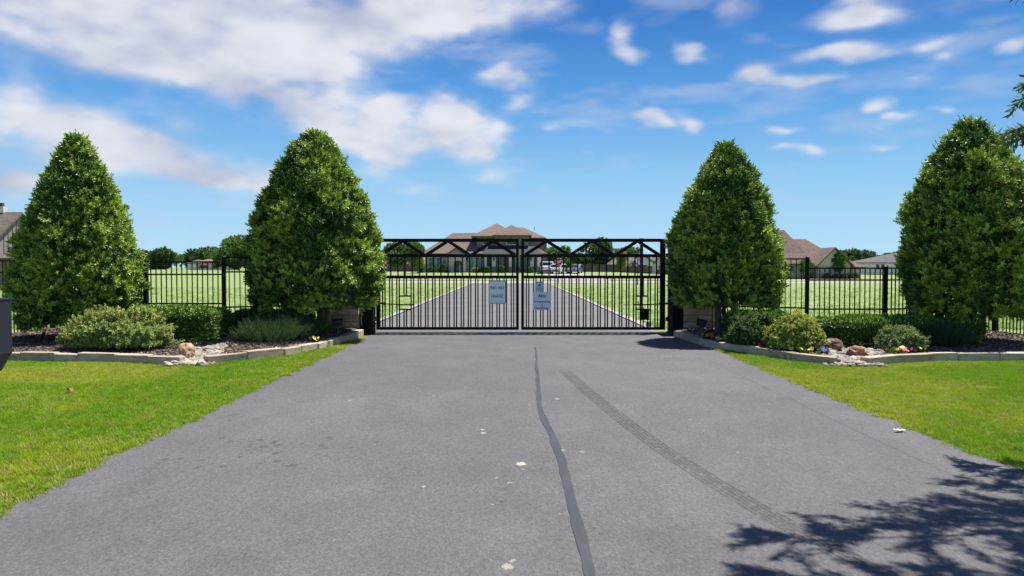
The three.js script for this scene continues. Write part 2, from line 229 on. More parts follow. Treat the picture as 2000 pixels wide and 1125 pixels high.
const barkMap = texture(128, 256, (u, v) => { const a = pfbm(u, v * 0.5, 16, 4, 81); const k = 0.05 + 0.13 * a; return [k * 1.05, k * 0.95, k * 0.82]; });
const bark = mat(0xffffff, { map: barkMap, roughness: 0.95, bumpMap: barkMap, bumpScale: 0.02 });

// ------------------------------------------------------------------ the four clipped evergreens
const hollySprigs = [sprig(9, 0.085, 0.036, 0.10, 1.05, 11, 0.5, 0.12), sprig(8, 0.095, 0.04, 0.12, 0.95, 12, 0.5, 0.15)];
function evergreen(label, x, d, top, low, rad, seed, prof, n) {
  const t = thing('evergreen_tree', label, 'tree', undefined, x, 0.12, -d), R = rng(seed);
  const stems = 4; for (let i = 0; i < stems; i++) { const a = i / stems * 6.28 + R() * 1.2, q = 0.07 + 0.1 * R(), hgt = (top - 0.2) * (0.55 + 0.25 * R()); const pts = [], rr = []; for (let k = 0; k <= 8; k++) { const f = k / 8; pts.push(V(Math.cos(a) * (q + 0.32 * f + 0.05 * Math.sin(f * 7 + i)), -0.06 + hgt * f, Math.sin(a) * (q + 0.32 * f) + 0.04 * Math.cos(f * 6 + i))); rr.push(mix(0.062, 0.014, f) * (0.85 + 0.4 * R() * 0.6)); } part(t, 'trunk', tube(pts, rr, 8), bark); }
  const L = [[], []]; const H = top - low; const profR = (f) => { const i = Math.min(prof.length - 2, Math.floor(f * (prof.length - 1))), u = f * (prof.length - 1) - i; return mix(prof[i], prof[i + 1], u); };
  const dir = V(0, 0, 0), put = (p, d, freshLit, size) => { const v = 0.6 + 0.75 * R(); L[R() < 0.5 ? 0 : 1].push({ p, dir: d.clone(), spin: R() * 6.28, s: size * (0.85 + 0.35 * R()), c: freshLit ? [0.43 * v, 0.56 * v, 0.085 * v] : [0.115 * v, 0.235 * v, 0.04 * v] }); };  // pale tone: new growth, brightened further to paint in sunlit leaves and glints
  const lumpAt = (a, y) => 0.9 + 0.42 * (fbm3(Math.cos(a) * 2.1 + x, y * 1.5, Math.sin(a) * 2.1, 3, seed) - 0.35);
  // inner twigs fill the body
  for (let i = 0; i < n * 0.3;) { const f = R(), pr = profR(f); if (R() > 0.25 + pr * 0.9) continue; const a = R() * 6.28, y = low + H * f - 0.12, rr = rad * pr * (0.3 + 0.58 * Math.sqrt(R())); dir.set(Math.cos(a) + R() - 0.5, 0.4 + R() - 0.5, Math.sin(a) + R() - 0.5).normalize(); put(V(Math.cos(a) * rr, y, Math.sin(a) * rr), dir, false, 1.15); i++; }
  // leafy shoots: tufts that stand proud of the body by different amounts and point up and out
  const nt = Math.round(n / 12.5);
  for (let i = 0; i < nt;) {
    const f = Math.pow(R(), 0.92), pr = profR(f); if (R() > 0.2 + pr) continue; i++;
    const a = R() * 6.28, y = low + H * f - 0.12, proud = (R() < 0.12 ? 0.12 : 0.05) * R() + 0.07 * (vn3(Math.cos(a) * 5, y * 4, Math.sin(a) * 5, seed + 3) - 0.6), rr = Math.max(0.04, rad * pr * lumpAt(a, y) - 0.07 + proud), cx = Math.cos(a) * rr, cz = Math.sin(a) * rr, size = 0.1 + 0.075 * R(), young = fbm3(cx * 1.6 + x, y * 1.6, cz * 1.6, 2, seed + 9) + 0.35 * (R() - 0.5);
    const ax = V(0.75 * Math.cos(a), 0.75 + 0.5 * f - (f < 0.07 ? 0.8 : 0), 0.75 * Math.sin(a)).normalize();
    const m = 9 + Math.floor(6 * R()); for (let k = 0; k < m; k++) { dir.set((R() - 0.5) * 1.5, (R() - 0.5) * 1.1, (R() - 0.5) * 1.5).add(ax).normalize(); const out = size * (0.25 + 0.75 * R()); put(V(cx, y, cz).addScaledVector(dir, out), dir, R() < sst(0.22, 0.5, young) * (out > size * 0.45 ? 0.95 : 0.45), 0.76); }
  }
  // a few long shoots that stand out of the clipped outline
  for (let i = 0; i < 90; i++) { const f = 0.35 + 0.65 * Math.sqrt(R()), a = R() * 6.28, pr = profR(Math.min(f, 0.985)) * rad * 0.97, y = low + H * f - 0.12; const ln = 0.1 + 0.16 * R(), dd = V(Math.cos(a) * 0.6, 1, Math.sin(a) * 0.6).normalize(); for (let k = 0; k < 4; k++) L[0].push({ p: V(Math.cos(a) * pr, y, Math.sin(a) * pr).addScaledVector(dd, ln * k / 3), dir: dd, spin: R() * 6, s: 0.75 - 0.1 * k, c: [0.10, 0.17, 0.025] }); }
  const crown = new THREE.Group(); crown.name = 'crown'; t.add(crown);
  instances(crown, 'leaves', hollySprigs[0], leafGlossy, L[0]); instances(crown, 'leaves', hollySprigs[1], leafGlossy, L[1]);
  return t;
}
const prA = [0.86, 0.98, 1.02, 0.97, 0.89, 0.8, 0.7, 0.58, 0.43, 0.24, 0.05], prB = [0.86, 0.98, 1.02, 1.0, 0.95, 0.87, 0.77, 0.65, 0.52, 0.36, 0.07], prC = [0.86, 0.98, 1.02, 1.0, 0.94, 0.86, 0.75, 0.62, 0.47, 0.28, 0.05], prD = [0.84, 0.95, 1.0, 1.04, 1.04, 1.0, 0.88, 0.74, 0.56, 0.36, 0.07];
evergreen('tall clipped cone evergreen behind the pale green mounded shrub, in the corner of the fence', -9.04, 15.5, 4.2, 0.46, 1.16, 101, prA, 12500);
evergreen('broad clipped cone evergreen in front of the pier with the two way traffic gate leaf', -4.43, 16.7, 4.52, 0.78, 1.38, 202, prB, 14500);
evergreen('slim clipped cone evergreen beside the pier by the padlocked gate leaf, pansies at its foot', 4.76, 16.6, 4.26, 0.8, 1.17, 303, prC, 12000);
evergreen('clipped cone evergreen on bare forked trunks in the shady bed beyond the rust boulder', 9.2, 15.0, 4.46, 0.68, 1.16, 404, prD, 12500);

// ------------------------------------------------------------------ beds
const kerbL = [[-10.6, 13.0], [-8.83, 13.0], [-7.2, 12.85], [-5.54, 12.45], [-5.18, 12.5], [-4.29, 13.6], [-3.86, 14.9], [-3.72, 15.95], [-3.62, 17.7]];
const kerbR = [[3.93, 17.7], [4.06, 15.1], [4.42, 14.24], [4.89, 13.05], [5.41, 12.35], [5.87, 12.35], [6.96, 12.86], [8.47, 13.0], [8.97, 13.02], [10.6, 13.1]];
const onX = (p, x) => { if (x <= p[0][0]) return p[0][1]; for (let i = 1; i < p.length; i++) if (x <= p[i][0]) return mix(p[i - 1][1], p[i][1], (x - p[i - 1][0]) / (p[i][0] - p[i - 1][0])); return p[p.length - 1][1]; };
const creekL = [[-5.36, 12.3], [-5.55, 13.3], [-5.95, 14.5], [-6.25, 16.2]], creekR = [[5.64, 12.2], [5.95, 13.0], [6.35, 13.6], [6.9, 13.9]];
function nearPath(p, x, d) { let b = 9; for (let i = 1; i < p.length; i++) { const [ax, ay] = p[i - 1], [bx, by] = p[i], t = clamp(((x - ax) * (bx - ax) + (d - ay) * (by - ay)) / ((bx - ax) ** 2 + (by - ay) ** 2)); b = Math.min(b, Math.hypot(x - ax - (bx - ax) * t, d - ay - (by - ay) * t)); } return b; }
function bedY(x, d) {
  const left = x < 0, k = onX(left ? kerbL : kerbR, x), c = nearPath(left ? creekL : creekR, x, d);
  return 0.115 + 0.07 * sst(0, 2.5, d - k) + 0.03 * (fbm(x * 1.7, d * 1.7, 3, 19) - 0.5) - 0.085 * sst(0.5, 0.1, c);
}
const mulchMap = texture(256, 256, (u, v, i, j) => { const a = pfbm(u, v, 32, 3, 91), b = h2(i >> 2, j, 92); const k = 0.5 + 0.9 * a * (0.5 + b); return [0.115 * k, 0.083 * k, 0.062 * k]; });
const mulch = mat(0xffffff, { map: mulchMap, roughness: 1, bumpMap: mulchMap, bumpScale: 0.04 });
const chipMat = mat(0xffffff, { roughness: 0.95 }), chipGeo = box(0.055, 0.008, 0.016);
function bed(path, x0, x1) {
  const pos = [], uv = [], idx = [], nx = 90, nd = 30;
  for (let i = 0; i <= nx; i++) { const x = mix(x0, x1, i / nx), k = onX(path, x) + 0.05; for (let j = 0; j <= nd; j++) { const d = mix(k, 19.2, (j / nd) ** 1.3); pos.push(x, bedY(x, d), -d); uv.push(x / 0.9, d / 0.9); } }
  for (let i = 0; i < nx; i++) for (let j = 0; j < nd; j++) { const a = i * (nd + 1) + j, b = a + nd + 1; idx.push(a, b, a + 1, b, b + 1, a + 1); }
  const g = new THREE.BufferGeometry(); g.setAttribute('position', new THREE.Float32BufferAttribute(pos, 3)); g.setAttribute('uv', new THREE.Float32BufferAttribute(uv, 2)); g.setIndex(idx); g.computeVertexNormals(); structure('mulch_bed', g, mulch);
}
bed(kerbL, -11.2, -3.66); bed(kerbR, 3.97, 11.2);
{
  const R = rng(31), list = [];
  for (let i = 0; i < 26000; i++) { const s = R() < 0.5 ? -1 : 1, x = s * mix(3.75, 11.1, R()), k = onX(s < 0 ? kerbL : kerbR, x); if (Math.abs(x) < 3.75) continue; const d = mix(k + 0.12, 17.5, R() ** 1.5); if (s > 0 && x < 4.1) continue; if (nearPath(s < 0 ? creekL : creekR, x, d) < 0.34) continue; const v = 0.45 + R() * 0.9, w = R(); list.push({ p: V(x, bedY(x, d) + 0.006 + 0.012 * R(), -d), dir: V((R() - 0.5) * 0.8, 1, (R() - 0.5) * 0.8).normalize(), spin: R() * 6.28, s: 0.5 + R(), c: w < 0.25 ? [0.30 * v, 0.235 * v, 0.175 * v] : w < 0.6 ? [0.165 * v, 0.115 * v, 0.082 * v] : [0.09 * v, 0.066 * v, 0.052 * v] }); }
  const chips = instances(scene, numbered('mulch_chips'), chipGeo, chipMat, list); tag(chips, 'shredded brown bark chips covering both planting beds', 'mulch');
}
// kerb of cut limestone blocks
const limeTex = (s, a, b, c) => texture(128, 128, (u, v, i, j) => { const n = pfbm(u, v, 4, 5, s), f = h2(i, j, s + 3), st = sst(0.62, 0.8, pfbm(u, v, 8, 3, s + 7)); const k = (0.72 + 0.5 * n) * (0.92 + 0.16 * f); return [a * k * (1 - 0.35 * st), b * k * (1 - 0.4 * st), c * k * (1 - 0.45 * st)]; });
const limes = [limeTex(501, 0.44, 0.36, 0.265), limeTex(511, 0.385, 0.305, 0.22), limeTex(521, 0.48, 0.4, 0.3)].map((t) => mat(0xffffff, { map: t, roughness: 0.95, bumpMap: t, bumpScale: 0.012 }));
function chunk(w, h, d, seed, rough = 0.012, seg = 5) { const g = new RoundedBoxGeometry(w, h, d, 2, Math.min(w, h, d) * 0.1); const p = g.attributes.position; for (let i = 0; i < p.count; i++) { const x = p.getX(i), y = p.getY(i), z = p.getZ(i); const n = (q) => (vn3(x * 9 + q, y * 9, z * 9 + seed, seed + q) - 0.5) * 2 * rough; p.setXYZ(i, x + n(1), y + n(2), z + n(3)); } g.computeVertexNormals(); return g; }
function kerb(label, pts, seed) {
  const t = thing('stone_edging', label, 'edging', 'limestone edging of the planting beds'), R = rng(seed); const P = pts.map(([x, d]) => V(x, 0, -d)); const seg = []; let tot = 0; for (let i = 1; i < P.length; i++) { seg.push(P[i].distanceTo(P[i - 1])); tot += seg[i - 1]; }
  const at = (s) => { let i = 0; while (i < seg.length - 1 && s > seg[i]) { s -= seg[i]; i++; } return P[i].clone().lerp(P[i + 1], s / seg[i]); };
  let s = 0; while (s < tot - 0.05) { let L = 0.42 + 0.42 * R(); if (tot - s - L < 0.25) L = tot - s; const a = at(s), b = at(Math.min(tot, s + L)); const hh = 0.165 + 0.03 * R(), o = part(t, 'block', chunk(a.distanceTo(b) - 0.008, hh, 0.15 + 0.03 * R(), seed + Math.floor(s * 100), 0.011), limes[Math.floor(R() * 3)]); o.position.set((a.x + b.x) / 2, hh / 2 - 0.02, (a.z + b.z) / 2); o.rotation.y = Math.atan2(-(b.z - a.z), b.x - a.x) + (R() - 0.5) * 0.03; o.rotation.z = (R() - 0.5) * 0.02; s += L; }
}
kerb('straight limestone edging in front of the pale green mounded shrub', kerbL.slice(0, 4), 61);
kerb('limestone edging curving from the tan boulder creek up to the gate', kerbL.slice(4), 62);
kerb('limestone edging curving past the pansies beside the drive', kerbR.slice(0, 5), 63);
kerb('limestone edging along the shady bed beyond the rust boulder', kerbR.slice(5), 64);
// creek of river stones, boulders
function pebble(seed, flat = 0.55) { const g = new THREE.IcosahedronGeometry(1, 2); const p = g.attributes.position; for (let i = 0; i < p.count; i++) { const x = p.getX(i), y = p.getY(i), z = p.getZ(i), k = 0.75 + 0.5 * vn3(x * 1.6 + seed, y * 1.6, z * 1.6, seed); p.setXYZ(i, x * k, y * k * flat, z * k * 0.8); } g.computeVertexNormals(); return g; }
const pebbles = [1, 2, 3, 4].map((s) => pebble(s)), stoneMats = [[0.36, 0.31, 0.25], [0.28, 0.235, 0.19], [0.42, 0.38, 0.32], [0.2, 0.17, 0.145]].map((c) => mat(rgb(...c), { roughness: 0.85 }));
function creek(label, path, seed, spread, n) {
  const t = thing('dry_creek', label, 'creek bed', 'dry creeks of river stones'), R = rng(seed), small = []; let k = 0, guard = 0;
  while (k < n && guard++ < 5000) { const i = Math.floor(R() * (path.length - 1)), f = R(), x = mix(path[i][0], path[i + 1][0], f) + (R() - 0.5) * spread, d = mix(path[i][1], path[i + 1][1], f) + (R() - 0.5) * 0.3; const s = 0.035 + 0.05 * R() * R() + 0.01; const o = part(t, 'stone', pebbles[k % 4], stoneMats[Math.floor(R() * 4)]); const kd = onX(x < 0 ? kerbL : kerbR, x); o.position.set(x, (d < kd ? 0.03 : bedY(x, d)) + s * 0.3, -d); o.scale.set(s * 1.25, s * (0.8 + 0.4 * R()), s); o.rotation.set((R() - 0.5) * 0.5, R() * 6.28, (R() - 0.5) * 0.5); k++; }
  for (let q = 0; q < 1100; q++) { const i = Math.floor(R() * (path.length - 1)), f = R(), x = mix(path[i][0], path[i + 1][0], f) + (R() - 0.5) * spread * 1.15, d = mix(path[i][1], path[i + 1][1], f) + (R() - 0.5) * 0.3, v = 0.7 + 0.5 * R(); const kd = onX(x < 0 ? kerbL : kerbR, x); small.push({ p: V(x, (d < kd ? 0.02 : bedY(x, d)) + 0.012, -d), dir: V(R() - 0.5, 1.5, R() - 0.5).normalize(), spin: R() * 6, s: 0.016 + 0.022 * R(), c: [0.3 * v, 0.26 * v, 0.21 * v] }); }
  instances(t, 'small_stones', new THREE.IcosahedronGeometry(1, 1), chipMat, small);
}
creek('pale river stones running past the tan boulder to the fence post', creekL, 71, 0.62, 150);
creek('pale river stones spread around the rust boulder', creekR, 72, 0.85, 150);
function boulder(name, label, x, d, w, h, c, seed) {
  const g = new THREE.IcosahedronGeometry(1, 4), p = g.attributes.position; for (let i = 0; i < p.count; i++) { const v = V(p.getX(i), p.getY(i), p.getZ(i)); const k = 0.62 + 0.5 * fbm3(v.x * 1.5 + seed, v.y * 1.5, v.z * 1.5, 2, seed) + 0.75 * Math.abs(fbm3(v.x * 3.4, v.y * 3.4 + seed, v.z * 3.4, 3, seed + 5) - 0.5); v.multiplyScalar(k); p.setXYZ(i, v.x * w / 2, v.y * h / 2, v.z * w * 0.4); } g.computeVertexNormals();
  const t = texture(128, 128, (u, v) => { const n = pfbm(u, v, 4, 5, seed), k = 0.55 + 0.9 * n; const q = sst(0.5, 0.7, pfbm(u, v, 8, 3, seed + 2)) * 0.5; return [mix(c[0], 0.4, q) * k, mix(c[1], 0.32, q) * k, mix(c[2], 0.24, q) * k]; });
  const o = new THREE.Mesh(g, mat(0xffffff, { map: t, roughness: 0.95, bumpMap: t, bumpScale: 0.02 })); o.name = numbered(name); o.castShadow = o.receiveShadow = true; o.position.set(x, bedY(x, d) + h * 0.28, -d); o.rotation.y = seed; scene.add(o); tag(o, label, 'boulder');
}
boulder('boulder', 'craggy tan boulder at the head of the stone creek by the hedge', -5.68, 12.95, 0.36, 0.34, [0.42, 0.27, 0.17], 5);
boulder('boulder', 'rust orange boulder lying on the pale river stones', 6.12, 13.15, 0.38, 0.27, [0.26, 0.115, 0.06], 8);
boulder('boulder', 'dark brown boulder tucked under the hedge behind the rust boulder', 5.92, 13.65, 0.42, 0.26, [0.13, 0.075, 0.05], 11);

// ------------------------------------------------------------------ hedges and shrubs
const hedgeSprig = sprig(8, 0.036, 0.02, 0.05, 1.0, 21, 0.4, 0.1), softSprig = sprig(14, 0.03, 0.010, 0.16, 0.8, 22, 0.2, 0.15), needleSprig = sprig(22, 0.035, 0.006, 0.22, 0.7, 23, 0.1, 0.05), abeliaSprig = sprig(11, 0.04, 0.024, 0.09, 1.15, 24, 0.4, 0.25);
function hedge(label, x0, x1, d0, d1, top, seed, n, c0, c1) {
  const cx = (x0 + x1) / 2, cd = (d0 + d1) / 2, t = thing('clipped_hedge', label, 'hedge', undefined, cx, bedY(cx, cd), -cd), R = rng(seed), L = []; const w = x1 - x0, dp = d1 - d0, H = top - bedY(cx, cd);
  for (let i = 0; i < 7; i++) { const x = (R() - 0.5) * w * 0.85, z = (R() - 0.5) * dp * 0.5; part(t, 'stem', tube([V(x, -0.05, z), V(x + (R() - 0.5) * 0.1, H * 0.4, z), V(x + (R() - 0.5) * 0.3, H * 0.8, z + (R() - 0.5) * 0.2)], [0.016, 0.011, 0.004], 5), bark); }
  while (L.length < n) {
    let x = (R() - 0.5) * 2, y = R(), z = (R() - 0.5) * 2; const f = R(); let nx = 0, ny = 0, nz = 0; const dep = 1 - 0.3 * R() * R();
    if (f < 0.42) { nz = 1; z = dep; } else if (f < 0.78) { ny = 1; y = 1 - 0.3 * (1 - dep) * 2; } else if (f < 0.86) { nx = -1; x = -dep; } else if (f < 0.94) { nx = 1; x = dep; } else { nz = -1; z = -dep; }
    const p = V(x * w / 2, 0.06 + y * (H - 0.06), z * dp / 2); const rx = Math.max(0, Math.abs(x) * w / 2 - (w / 2 - 0.2)), rz = Math.max(0, Math.abs(z) * dp / 2 - (dp / 2 - 0.2)); if (rx && rz && Math.hypot(rx, rz) > 0.2) continue;
    const b = (fbm3(p.x * 2.5 + seed, p.y * 2.5, p.z * 2.5, 3, seed) - 0.5) * 0.2; p.x += nx * b; p.y += ny * b; p.z += nz * b; if (p.y > H * 0.85 && (rz > 0.1 || rx > 0.1)) p.y -= 0.05;
    const v = 0.7 + 0.6 * R(), k = R() < (ny ? 0.55 : 0.18) ? c1 : c0; L.push({ p, dir: V(nx + (R() - 0.5) * 1.2, ny + 0.4 + (R() - 0.5) * 1.0, nz + (R() - 0.5) * 1.2).normalize(), spin: R() * 6, s: 0.85 + 0.5 * R(), c: k.map((q) => q * v) });  // more of the bright tone on top: sunlight painted into the leaf colour
  }
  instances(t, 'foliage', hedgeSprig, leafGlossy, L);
}
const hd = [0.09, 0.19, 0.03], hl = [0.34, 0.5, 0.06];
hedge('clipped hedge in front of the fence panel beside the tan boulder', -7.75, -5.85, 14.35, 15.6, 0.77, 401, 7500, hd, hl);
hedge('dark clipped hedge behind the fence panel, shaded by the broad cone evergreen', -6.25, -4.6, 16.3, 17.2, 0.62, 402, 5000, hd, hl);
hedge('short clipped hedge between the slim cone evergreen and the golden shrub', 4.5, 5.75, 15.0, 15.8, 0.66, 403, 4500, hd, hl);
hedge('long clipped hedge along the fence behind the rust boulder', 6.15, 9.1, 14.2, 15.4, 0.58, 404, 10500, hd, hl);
function shrub(name, label, x, d, w, h, dp, seed, n, geo, m, c0, c1, tips, up = 0.7) {
  const t = thing(name, label, 'shrub', undefined, x, bedY(x, d), -d), R = rng(seed), L = [];
  for (let i = 0; i < 12; i++) { const a = R() * 6.28, q = 0.35 + 0.4 * R(); part(t, 'stem', tube([V(0, -0.04, 0), V(Math.cos(a) * w * 0.2 * q, h * 0.45, Math.sin(a) * dp * 0.2 * q), V(Math.cos(a) * w * 0.45 * q, h * 0.85 * (0.7 + 0.3 * R()), Math.sin(a) * dp * 0.45 * q)], [0.012, 0.008, 0.002], 5), bark); }
  while (L.length < n) {
    const a = R() * Math.PI * 2, e = Math.acos(1 - R() * 1.02), sx = Math.cos(a) * Math.sin(e), sz = Math.sin(a) * Math.sin(e), sy = Math.cos(e);
    const lump = 0.72 + 0.75 * (fbm3(sx * 2.6 + seed, sy * 2.6, sz * 2.6, 3, seed) - 0.3) + 0.3 * (vn3(sx * 7, sy * 7, sz * 7, seed) - 0.5), u = R() < 0.3 ? 0.3 + 0.6 * R() : 1 - 0.22 * R() * R(); const py = Math.max(0.03, sy * h * lump * u + (1 - sy) * 0.12 * h);
    const p = V(sx * w / 2 * lump * u, py, sz * dp / 2 * lump * u), v = 0.7 + 0.6 * R(); const isTip = R() < tips * (0.3 + sy); const c = isTip ? c1 : c0;
    L.push({ p, dir: V(sx + (R() - 0.5) * 0.8, up + sy * 0.5 + (R() - 0.5) * 0.7, sz + (R() - 0.5) * 0.8).normalize(), spin: R() * 6, s: 0.75 + 0.5 * R(), sy: isTip ? 1.25 : 1, c: c.map((q) => q * v) });
  }
  instances(t, 'foliage', geo, m, L);
}
shrub('mounded_shrub', 'wide loose pale green shrub mounding over the straight limestone edging', -7.3, 13.75, 2.1, 0.7, 1.25, 501, 4600, abeliaSprig, leafSoft, [0.24, 0.34, 0.09], [0.42, 0.47, 0.13], 0.5);
shrub('rosemary_shrub', 'dark feathery shrub along the edging in the shade of the broad cone evergreen', -4.85, 15.0, 1.35, 0.26, 1.5, 502, 2400, needleSprig, leafSoft, [0.065, 0.13, 0.04], [0.1, 0.17, 0.05], 0.3, 1.0);
shrub('rosemary_shrub', 'dark feathery low shrub by the spotlight and the foot of the limestone pier', -4.3, 15.8, 0.7, 0.22, 0.9, 503, 1200, needleSprig, leafSoft, [0.065, 0.13, 0.04], [0.1, 0.17, 0.05], 0.3, 1.0);
shrub('golden_shrub', 'golden green shrub leaning over the edging beside the rust boulder', 5.2, 13.6, 1.0, 0.6, 0.95, 504, 2900, abeliaSprig, leafSoft, [0.26, 0.37, 0.07], [0.44, 0.47, 0.1], 0.55);
shrub('mounded_shrub', 'shrub with shade painted into its leaf colour between the pansies and the golden shrub', 4.68, 14.45, 0.95, 0.54, 0.9, 505, 2600, abeliaSprig, leafSoft, [0.08, 0.15, 0.035], [0.13, 0.19, 0.045], 0.3);  // same species as the golden shrub; its shade is put into the leaf colour
shrub('mounded_shrub', 'small grey green shrub on the river stones, half in sun', 7.1, 13.5, 0.75, 0.36, 0.75, 506, 1900, abeliaSprig, leafSoft, [0.17, 0.25, 0.09], [0.28, 0.34, 0.12], 0.4);
shrub('rosemary_shrub', 'low feathery shrub at the foot of the forked evergreen trunks', 8.25, 14.1, 0.7, 0.27, 0.7, 507, 1500, needleSprig, leafSoft, [0.06, 0.125, 0.05], [0.09, 0.16, 0.06], 0.3);
// pansies
const petal = (() => { const l = []; for (let i = 0; i < 5; i++) { const g = new THREE.CircleGeometry(0.017, 7); g.translate(0, 0.014, 0.002 * i); g.rotateZ(i * 1.256); l.push(g); } return mergeGeometries(l); })();
const pansyLeaf = sprig(10, 0.045, 0.022, 0.05, 0.9, 41, 0.3, 0.25), petalMats = {};
function pansy(word, x, d, c, nf, seed, size = 1, where) {
  const t = thing('pansy_plant', where, 'flower', undefined, x, bedY(x, d), -d), R = rng(seed), L = [];
  for (let i = 0; i < 16; i++) L.push({ p: V((R() - 0.5) * 0.16 * size, 0.01, (R() - 0.5) * 0.16 * size), dir: V((R() - 0.5), 1, (R() - 0.5)).normalize(), spin: R() * 6, s: 0.8 + 0.7 * R(), c: [0.10, 0.17, 0.03].map((q) => q * (0.7 + 0.6 * R())) });
  instances(t, 'foliage', pansyLeaf, leafSoft, L);
  for (let i = 0; i < nf; i++) { const f = part(t, 'flower', petal, petalMats[word] ??= mat(rgb(...c), { roughness: 0.7 })); f.position.set((R() - 0.5) * 0.2 * size, 0.07 + 0.06 * R(), (R() - 0.3) * 0.16 * size); f.rotation.set(-0.5 - R() * 0.7, (R() - 0.5) * 1.4, R() * 6); f.scale.setScalar(1 + 0.5 * R()); }
}
const PC = { orange: [0.6, 0.2, 0.03], yellow: [0.66, 0.5, 0.05], violet: [0.22, 0.2, 0.62], red: [0.36, 0.03, 0.03], white: [0.75, 0.72, 0.66], pink: [0.6, 0.12, 0.25] };
pansy('orange', 4.12, 15.6, PC.orange, 7, 1, 1.1, 'orange pansies nearest the pier spotlight'); pansy('yellow', 4.2, 14.95, PC.yellow, 4, 2, 1, 'pale yellow pansies between the orange and the violet ones');
pansy('violet', 4.37, 14.6, PC.violet, 10, 3, 1.2, 'large violet pansies beside the edging near the gate'); pansy('white', 4.55, 14.15, PC.white, 3, 4, 1, 'small white pansies next to the violet clump');
pansy('red', 4.72, 13.95, PC.red, 8, 5, 1, 'dark red pansies under the shade painted shrub'); pansy('yellow', 4.82, 13.55, PC.yellow, 7, 6, 1.3, 'bushy yellow pansies next to the dark red ones');
pansy('yellow', 4.98, 13.3, PC.yellow, 10, 7, 1.3, 'brightest yellow pansies on the edging below the golden shrub'); pansy('yellow', 5.16, 13.0, PC.yellow, 4, 8, 1, 'sparse yellow pansies at the golden shrub foot'); pansy('violet', 5.4, 12.85, PC.violet, 5, 9, 0.9, 'small violet pansies at the edge of the river stones');
pansy('yellow', 6.75, 13.05, PC.yellow, 5, 10, 1.2, 'yellow pansies in the gravel before the grey green shrub'); pansy('pink', 6.98, 13.05, PC.pink, 5, 11, 1, 'pink pansies beside the grey green shrub'); pansy('yellow', 7.2, 13.12, PC.yellow, 3, 12, 1, 'faded yellow pansies at the start of the shady bed');
pansy('white', -9.0, 13.25, PC.yellow, 3, 13, 1.4, 'small yellow plant alone in the mulch behind the straight edging'); pansy('yellow', -3.98, 14.95, PC.yellow, 4, 14, 0.8, 'tiny yellow flowers on the edging beside the dark feathery shrub');

